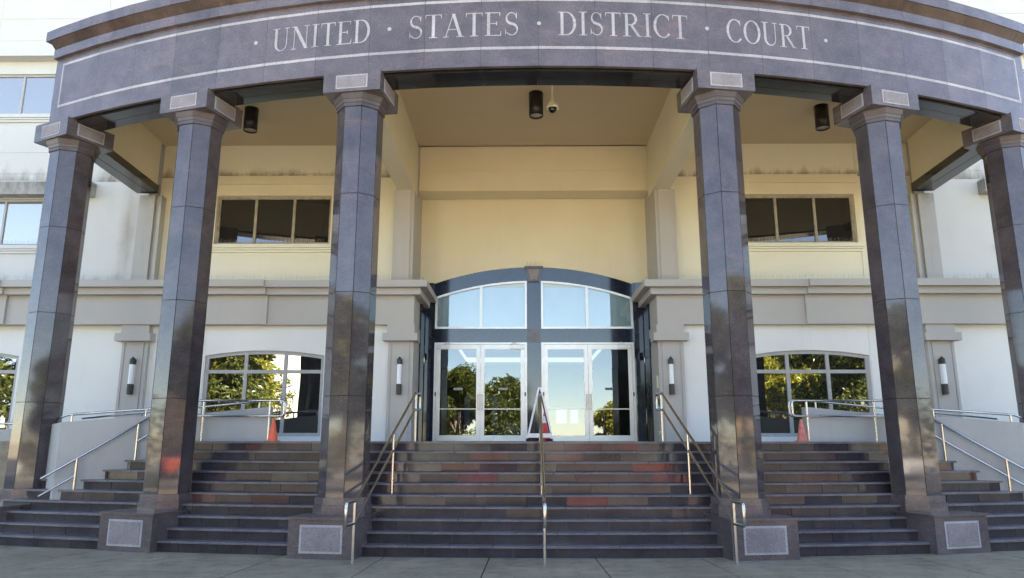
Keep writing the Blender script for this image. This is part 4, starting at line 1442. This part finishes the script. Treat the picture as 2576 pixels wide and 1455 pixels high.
# ------------------------------------------------------------------ cones and folding sign
def cone(x, y, h, r0, r1, mats, label, bands=()):
    t = empty('traffic_cone', (x, y, 1.6), label, 'traffic cone')
    g = MB()
    z = 1.6
    g.lathe(x, y, [(r0, z+0.012), (r1+0.004, z+h-0.02), (r1, z+h), (r1*0.6, z+h), (r1*0.5, z+h-0.03)], 20)
    g.build('cone_body', mats[0], t)
    g = MB(); w = r0*1.25
    g.prism([(x-w, y-w+0.02), (x-w+0.02, y-w), (x+w-0.02, y-w), (x+w, y-w+0.02), (x+w, y+w-0.02), (x+w-0.02, y+w), (x-w+0.02, y+w), (x-w, y+w-0.02)], z, z+0.012)
    g.build('base', mats[0], t)
    for z0, z1 in bands:
        f = lambda q: r0+(r1+0.004-r0)*(q-0.012)/(h-0.032)+0.002
        g = MB(); g.lathe(x, y, [(f(z0), z+z0), (f(z1), z+z1)], 20); g.build('white_band', M_WPL, t)
cone(-4.68, 13.10, 0.385, 0.090, 0.021, [M_ORANGE], 'faded orange traffic cone at the end of the left ramp rail')
cone(4.64, 13.10, 0.385, 0.092, 0.019, [simple('bleached_red_plastic', (0.66, 0.20, 0.16), 0.6, var=0.3, vscale=20)], 'bleached pink traffic cone at the end of the right ramp rail')
cone(0.17, 14.1, 0.56, 0.11, 0.025, [M_RED], 'red traffic cone with white band behind the folding sign', bands=((0.34, 0.47),))

t = empty('folding_sign', (0.035, 12.9, 1.6), 'white framed folding sign standing end-on in front of the door mullion', 'folding sign')
def A_frame(y0, y1, nm):
    g = MB()
    def rail(xa, za, xb, zb, w):
        d = Vector((xb-xa, zb-za)); L = d.length; d.normalize(); n = Vector((-d.y, d.x))*w/2
        p = [(xa+n.x, za+n.y), (xa-n.x, za-n.y), (xb-n.x, zb-n.y), (xb+n.x, zb+n.y)]
        g.prism_xz(p, y0, y1)
    rail(-0.175, 1.66, 0.022, 2.52, 0.030)
    rail(0.245, 1.66, 0.050, 2.52, 0.030)
    g.box(-0.155, 0.225, y0+0.002, y1-0.002, 1.665, 1.735)
    g.build(nm, M_WPL, t)
A_frame(12.76, 12.79, 'front_frame'); A_frame(13.32, 13.35, 'rear_frame')
for s, (xa, xb) in ((-1, (-0.178, 0.02)), (1, (0.248, 0.052))):
    g = MB()
    g.add([(xa, 12.792, 1.67), (xa, 13.318, 1.67), (xb, 13.318, 2.50), (xb, 12.792, 2.50), (xa-s*0.012, 12.792, 1.67), (xa-s*0.012, 13.318, 1.67), (xb-s*0.012, 13.318, 2.50), (xb-s*0.012, 12.792, 2.50)],
          [(0, 1, 2, 3), (7, 6, 5, 4), (0, 3, 7, 4), (1, 5, 6, 2), (0, 4, 5, 1), (3, 2, 6, 7)])
    g.build('board', M_GPL, t)
for xx in (-0.15, 0.20):
    g = MB(); g.box(xx-0.055, xx+0.055, 12.80, 13.30, 1.601, 1.645); g.build('foot', M_RUB, t)

# ------------------------------------------------------------------ bird spikes
def spikes(pts_list, label, h=0.10, n_per_m=26, nm='bird_spikes'):
    g = MB()
    rnd = random.Random(len(label))
    for (a, b) in pts_list:
        a, b = Vector(a), Vector(b)
        L = (b-a).length
        n = int(L*n_per_m)
        for i in range(n):
            p = a+(b-a)*(i+0.5)/n
            q = p+Vector((rnd.uniform(-0.035, 0.035), rnd.uniform(-0.05, 0.03), h*rnd.uniform(0.8, 1.1)))
            w = 0.0016
            g.add([(p.x-w, p.y, p.z), (p.x+w, p.y, p.z), (q.x+w, q.y, q.z), (q.x-w, q.y, q.z), (p.x, p.y-w, p.z), (p.x, p.y+w, p.z), (q.x, q.y+w, q.z), (q.x, q.y-w, q.z)], [(0, 1, 2, 3), (4, 5, 6, 7)])
        g.tube([a, b], 0.004, 4)
    return tag(g.build(nm, M_SPIKE), label, 'bird spikes', 'wire bird spikes')
zc = fz(4.632)
for s, nm in ((-1, 'left'), (1, 'right')):
    y = fy(13.62)
    spikes([((s*fx(2.12), y+0.05, zc+0.003), (s*fx(5.2), y+0.05, zc+0.003)), ((s*fx(5.2), y-0.02, zc+0.003), (s*fx(10.27), y-0.02, zc+0.003)), ((s*fx(10.3), y-0.08, zc+0.003), (s*fx(14), y-0.08, zc+0.003)), ((s*fx(2.13), y+0.08, zc+0.003), (s*fx(2.13), fy(15.2), zc+0.003))],
           'row of wire bird spikes along the cornice on the '+nm+' of the doors')
    spikes([((s*fx(4.3), fy(14.6)-0.08, fz(5.60)+0.002), (s*fx(6.6), fy(14.6)-0.08, fz(5.60)+0.002))], 'row of wire bird spikes on the sill of the '+nm+' upper window under the portico', 0.11, 40)
    spikes([((s*fx(9.6), fy(14.6)-0.08, fz(5.60)), (s*fx(12.0), fy(14.6)-0.08, fz(5.60)))], 'row of wire bird spikes on the sill of the outer '+nm+' window', 0.10, 40)
spikes([((fx(-0.19), YD-0.06, fz(5.29)+0.003), (fx(0.19), YD-0.06, fz(5.29)+0.003))], 'short comb of wire bird spikes on the keystone', 0.12, 40)

# ------------------------------------------------------------------ what stands behind the camera and shows in the glass and granite
def leafmat(name, c0, c1):
    mt, nt, b = new_mat(name)
    gi = node(nt, 'ShaderNodeNewGeometry')
    n = noise(nt, pos(nt), 1.3, 5, 0.7)
    c = ramp(nt, n, [(0.3, c0), (0.7, c1)])
    r = ramp(nt, gi.outputs['Random Per Island'], [(0.0, (0.6,)*3), (1.0, (1.5,)*3)])
    c = mix(nt, 1.0, c, r, 'MULTIPLY')
    nt.links.new(c, b.inputs['Base Color'])
    b.inputs['Roughness'].default_value = 0.35
    tr = node(nt, 'ShaderNodeBsdfTranslucent')
    nt.links.new(c, tr.inputs[0])
    mx = node(nt, 'ShaderNodeMixShader'); mx.inputs[0].default_value = 0.3
    out = nt.nodes['Material Output']
    nt.links.new(b.outputs[0], mx.inputs[1]); nt.links.new(tr.outputs[0], mx.inputs[2]); nt.links.new(mx.outputs[0], out.inputs[0])
    return mt
M_LEAF = [leafmat('yellow_green_leaves', (0.17, 0.185, 0.02), (0.31, 0.30, 0.035)), leafmat('dark_green_leaves', (0.05, 0.07, 0.015), (0.13, 0.15, 0.03))]
M_BARK = simple('pale_bark', (0.30, 0.22, 0.16), 0.9, var=0.35, vscale=5, bmp=0.5, bscale=14)

def tree_mesh(h, spread, n_tuft, seed, leafmat_, trunk_h=0.3):
    rnd = random.Random(seed)
    trunk = MB()
    limbs = []
    base = Vector((0, 0, 0))
    top = Vector((rnd.uniform(-.2, .2), rnd.uniform(-.2, .2), h*trunk_h))
    trunk.tube([base, (base+top)*0.5+Vector((0.06, 0.03, 0)), top], 0.2, 9, radii=[0.03*h*1.1, 0.024*h, 0.02*h])
    lobes = []
    nl = 9
    for i in range(nl):
        a = 2*pi*i/nl+rnd.uniform(-.3, .3)
        rr = spread*rnd.uniform(0.35, 0.75)
        e = Vector((rr*cos(a), rr*sin(a), h*rnd.uniform(0.42, 0.82)))
        if i % 4 == 0: e = Vector((rr*0.3*cos(a), rr*0.3*sin(a), h*rnd.uniform(0.78, 0.88)))
        mid = (top+e)*0.5+Vector((rnd.uniform(-.2, .2), rnd.uniform(-.2, .2), h*0.03))
        trunk.tube([top, mid, e], 0.05, 6, radii=[0.012*h, 0.008*h, 0.003*h])
        lobes.append((e, spread*rnd.uniform(0.30, 0.48)))
    for i in range(8):
        a = rnd.uniform(0, 2*pi); rr = spread*rnd.uniform(0.2, 0.85)
        lobes.append((Vector((rr*cos(a), rr*sin(a), h*rnd.uniform(0.32, 0.85))), spread*rnd.uniform(0.2, 0.36)))
    leaf = MB()
    for i in range(n_tuft):
        c, r = rnd.choice(lobes)
        d = Vector((rnd.gauss(0, 1), rnd.gauss(0, 1), rnd.gauss(0, 1))).normalized()
        p = c+d*r*(rnd.random()**0.35)*Vector((1, 1, 0.85)).length/1.65
        out = (p-Vector((0, 0, h*0.5))).normalized()
        for k in range(7):
            d2 = (out*0.6+Vector((rnd.gauss(0, 1), rnd.gauss(0, 1), rnd.gauss(0, 0.8)))).normalized()
            L = rnd.uniform(0.20, 0.38); w = L*0.17
            side = d2.cross(Vector((rnd.gauss(0, 1), rnd.gauss(0, 1), rnd.gauss(0, 1)))).normalized()*w
            m1 = p+d2*L*0.5; e = p+d2*L-Vector((0, 0, L*0.25))
            leaf.add([p, m1+side, e, m1-side], [(0, 1, 2, 3)])
    return trunk, leaf
def make_tree(h, spread, n, seed, mat, label, x, y):
    t = empty('tree', (x, y, -0.15), label, 'tree', 'street trees across the road')
    a, b = tree_mesh(h, spread, n, seed, mat)
    for mb, nm, mt in ((a, 'trunk', M_BARK), (b, 'crown', mat)):
        o = mb.build(nm, mt, t)
        o.matrix_parent_inverse = Matrix.Identity(4)
    return t
T1 = make_tree(6.9, 2.5, 3600, 1, M_LEAF[1], 'dark leafy tree across the road, opposite the left door', -4.4, -14.5)
T2 = make_tree(5.7, 2.7, 3600, 2, M_LEAF[1], 'lower dark tree across the road, opposite the door mullion', -1.3, -14.9)
T3 = make_tree(4.3, 1.4, 1500, 3, M_LEAF[0], 'small bright tree across the road, opposite the right door', 6.0, -14.5)
T4 = make_tree(11.0, 4.3, 6500, 4, M_LEAF[0], 'tall yellow-green tree across the road at the left', -20.6, -20.0)
T5 = make_tree(9.5, 3.8, 4800, 5, M_LEAF[1], 'tall dark tree across the road, next to the pale building', -12.2, -20.5)
def put(src, x, y, rz, label, sc=1.0):
    o = copy_tree(src); o.location = (x, y, -0.15); o.rotation_euler = (0, 0, rz); o.scale = (sc,)*3; o['label'] = label
put(T4, 18.2, -18.0, 2.0, 'tall yellow-green tree across the road, first of the right-hand group')
put(T4, 23.0, -19.5, 4.1, 'tall yellow-green tree across the road, second of the right-hand group', 1.1)
put(T4, 20.5, -26.0, 3.1, 'yellow-green tree behind the first two of the right-hand group', 1.15)
put(T5, 29.5, -20.0, 1.0, 'tall dark tree across the road at the far right', 1.1)
put(T4, -26.0, -19.0, 5.0, 'tall yellow-green tree across the road at the far left')
put(T5, -22.8, -26.0, 2.2, 'dark tree behind the tall yellow-green one on the left', 1.1)
put(T5, -34.0, -22.0, 3.0, 'dark tree across the road beyond the far left one')
put(T5, 12.3, -26.0, 0.4, 'dark tree set back behind the small bright one', 0.8)
put(T5, -17.5, -8.5, 1.7, 'dark tree near the road at the left, level with the parked cars', 0.95)
put(T5, -27.0, -6.5, 0.7, 'dark tree near the road farther left, level with the parked cars', 1.0)
put(T5, 16.5, -7.5, 2.9, 'dark tree near the road at the right, level with the parked cars', 0.85)
put(T5, 27.0, -6.0, 5.1, 'dark tree near the road farther right, level with the parked cars', 1.0)
def hedge(x0, x1, y, h, label):
    g = MB(); rnd = random.Random(int(x0*10))
    for i in range(int((x1-x0)*260)):
        p = Vector((rnd.uniform(x0, x1), y+rnd.uniform(-0.7, 0.7), rnd.random()**0.7*h*(0.85+0.2*sin(rnd.random()*6))))
        d = Vector((rnd.gauss(0, 1), rnd.gauss(0, 1), rnd.gauss(0, 1))).normalized()
        e = d.cross(Vector((rnd.gauss(0, 1), rnd.gauss(0, 1), rnd.gauss(0, 1)))).normalized()*0.06
        g.add([p, p+d*0.15+e, p+d*0.32, p+d*0.15-e], [(0, 1, 2, 3)])
    tag(g.build('hedge', M_LEAF[1]), label, 'hedge')
hedge(-9.5, 1.2, -13.6, 2.3, 'bushy hedge across the road under the two dark central trees')
hedge(4.9, 8.0, -13.8, 1.9, 'short bushy hedge across the road under the small bright tree')
def hedge_line(pts, h, label):
    g = MB(); rnd = random.Random(len(label))
    for (a, b) in zip(pts[:-1], pts[1:]):
        a, b = Vector(a), Vector(b)
        for i in range(int((b-a).length*200)):
            q = a+(b-a)*rnd.random()+Vector((rnd.uniform(-.6, .6), rnd.uniform(-.6, .6)))
            p = Vector((q.x, q.y, rnd.random()**0.7*h*rnd.uniform(0.85, 1.1)))
            d = Vector((rnd.gauss(0, 1), rnd.gauss(0, 1), rnd.gauss(0, 1))).normalized()
            e = d.cross(Vector((rnd.gauss(0, 1), rnd.gauss(0, 1), rnd.gauss(0, 1)))).normalized()*0.06
            g.add([p, p+d*0.15+e, p+d*0.32, p+d*0.15-e], [(0, 1, 2, 3)])
    tag(g.build('hedge', M_LEAF[1]), label, 'hedge')
hedge_line([(-15, -2.0), (-19, 3.5), (-26, 8)], 3.2, 'tall hedge bounding the pavement on the far left, beside the camera')  # unseen hedge, added so the lower shafts reflect something dark
hedge_line([(15, -2.0), (19, 3.5), (26, 8)], 3.2, 'tall hedge bounding the pavement on the far right, beside the camera side road')  # unseen counterpart, added for dark reflections in the right-hand shafts
hedge(13.5, 34, -17.0, 2.6, 'long clipped hedge under the right-hand group of trees')
hedge(-36, -17.5, -17.5, 2.2, 'long clipped hedge under the left-hand group of trees')

def building(x0, x1, y0, y1, h, mat, label, cols, rows):
    t = empty('building', ((x0+x1)/2, y1, -0.15), label, 'building')
    g = MB(); g.box(x0, x1, y0, y1, -0.15, h); g.build('wall', mat, t)
    g = MB(); g.box(x0-0.2, x1+0.2, y0-0.2, y1+0.2, h+0.001, h+0.35); g.build('roof', M_CONC, t)
    for r in range(rows):
        for c in range(cols):
            wx = x0+(x1-x0)*(c+0.5)/cols; wz = 1.0+(h-1.0)*(r+0.25)/rows
            g = MB(); g.box(wx-0.6, wx+0.6, y1+0.001, y1+0.05, wz, wz+1.3)
            w = g.build('window', M_FRAME, t)
            g = MB(); g.box(wx-0.52, wx+0.52, y1+0.051, y1+0.056, wz+0.08, wz+1.22); g.build('pane', M_GLASS, w)
M_BW = simple('pale_building_paint', (0.80, 0.74, 0.62), 0.8, var=0.05)
building(-25.0, -17.4, -44, -34, 10.0, M_BW, 'pale two storey building behind the trees on the far left', 2, 2)
building(26, 44, -50, -36, 6.0, simple('ochre_paint', (0.50, 0.36, 0.20), 0.8, var=0.08), 'ochre low building behind the right-hand trees', 5, 2)

# parked cars, reflected as red patches in the risers
def make_car(mat_body, label, x, y, rz=0):
    t = empty('parked_car', (0, 0, -0.14), label, 'car', 'cars parked along the kerb')
    prof = [(-2.15, 0.32), (-2.2, 0.62), (-2.1, 0.86), (-1.25, 0.96), (-0.55, 1.42), (0.75, 1.45), (1.45, 0.98), (2.05, 0.90), (2.18, 0.62), (2.12, 0.30)]
    lower_ = [(-2.15, 0.32), (-2.2, 0.62), (-2.1, 0.86), (-1.25, 0.96), (1.45, 0.98), (2.05, 0.90), (2.18, 0.62), (2.12, 0.30)]
    b = MB(); b.prism_xz(lower_, -0.88, 0.88); b.build('body', mat_body, t, bevel=0.05)
    c = MB()
    up_ = [(-1.25, 0.965), (-0.55, 1.42), (0.75, 1.45), (1.45, 0.985)]
    n = len(up_)
    vs = [(x_, -0.84+0.0, z_) if z_ < 1.1 else (x_, -0.66, z_) for x_, z_ in up_]+[(x_, 0.84, z_) if z_ < 1.1 else (x_, 0.66, z_) for x_, z_ in up_]
    c.add(vs, [(3, 2, 1, 0)[::-1], (4, 5, 6, 7)[::-1], (0, 4, 5, 1), (2, 6, 7, 3), (1, 5, 6, 2)])
    co = c.build('cabin', M_BLACKG, t)
    r = MB(); r.box(-0.52, 0.72, -0.64, 0.64, 1.435, 1.475); r.build('roof', mat_body, co, bevel=0.015)
    for wx in (-1.35, 1.35):
        for wy in (-0.80, 0.80):
            w = MB()
            w.tube([(wx, wy-0.11, 0.32), (wx, wy+0.11, 0.32)], 0.32, 20)
            wo = w.build('wheel', M_RUB, t)
            q = MB(); q.tube([(wx, wy-0.115, 0.32), (wx, wy+0.115, 0.32)], 0.19, 14); q.build('rim', M_ALU, wo)
    for sy in (-0.65, 0.65):
        hl = MB(); hl.box(2.10, 2.19, sy-0.16, sy+0.16, 0.62, 0.76); hl.build('headlight', M_LENS, t)
        hl = MB(); hl.box(-2.205, -2.12, sy-0.15, sy+0.15, 0.66, 0.80); hl.build('tail_light', M_RED, t)
    t.location = (x, y, -0.14); t.rotation_euler = (0, 0, rz)
    for o_ in [o for o in bpy.data.objects if o.parent == t]:
        o_.matrix_parent_inverse = Matrix.Identity(4) if True else o_.matrix_parent_inverse
        # meshes were drawn around the origin
        o_.matrix_parent_inverse = Matrix.Translation((0, 0, 0))
    return t
M_CRED = simple('red_car_paint', (0.60, 0.030, 0.022), 0.22)
M_COR = simple('orange_car_paint', (0.62, 0.10, 0.03), 0.25)
make_car(M_CRED, 'red hatchback parked at the far kerb, left of the middle', -2.9, -10.9)
make_car(M_CRED, 'red hatchback parked at the far kerb, right of the middle', 3.9, -10.9, pi)
make_car(simple('white_car_paint', (0.7, 0.7, 0.7), 0.25), 'white hatchback parked at the far kerb on the left', -8.8, -10.9)
make_car(M_COR, 'orange hatchback parked at the far kerb on the right', 9.6, -10.9)

# fallen leaves scattered on the pavement
rnd = random.Random(77)
M_DRY = simple('dry_leaf', (0.20, 0.12, 0.05), 0.8, var=0.3, vscale=30)
g = MB()
for i in range(90):
    x = rnd.uniform(-9, 9); y = 10.15-0.012*x*x*0+rnd.uniform(-1.3, 0.25)+0.016*x*x
    a = rnd.uniform(0, 2*pi); L = rnd.uniform(0.012, 0.03); w = L*0.4
    c, s_ = cos(a), sin(a)
    P = [(x+c*L, y+s_*L, 0.012), (x-s_*w, y+c*w, 0.007), (x-c*L, y-s_*L, 0.010), (x+s_*w, y-c*w, 0.007)]
    g.add(P, [(0, 1, 2, 3)])
o = g.build('fallen_leaves', M_DRY)
o['label'] = 'tiny dry leaves and grit scattered on the pavement before the steps'; o['category'] = 'leaves'; o['kind'] = 'stuff'
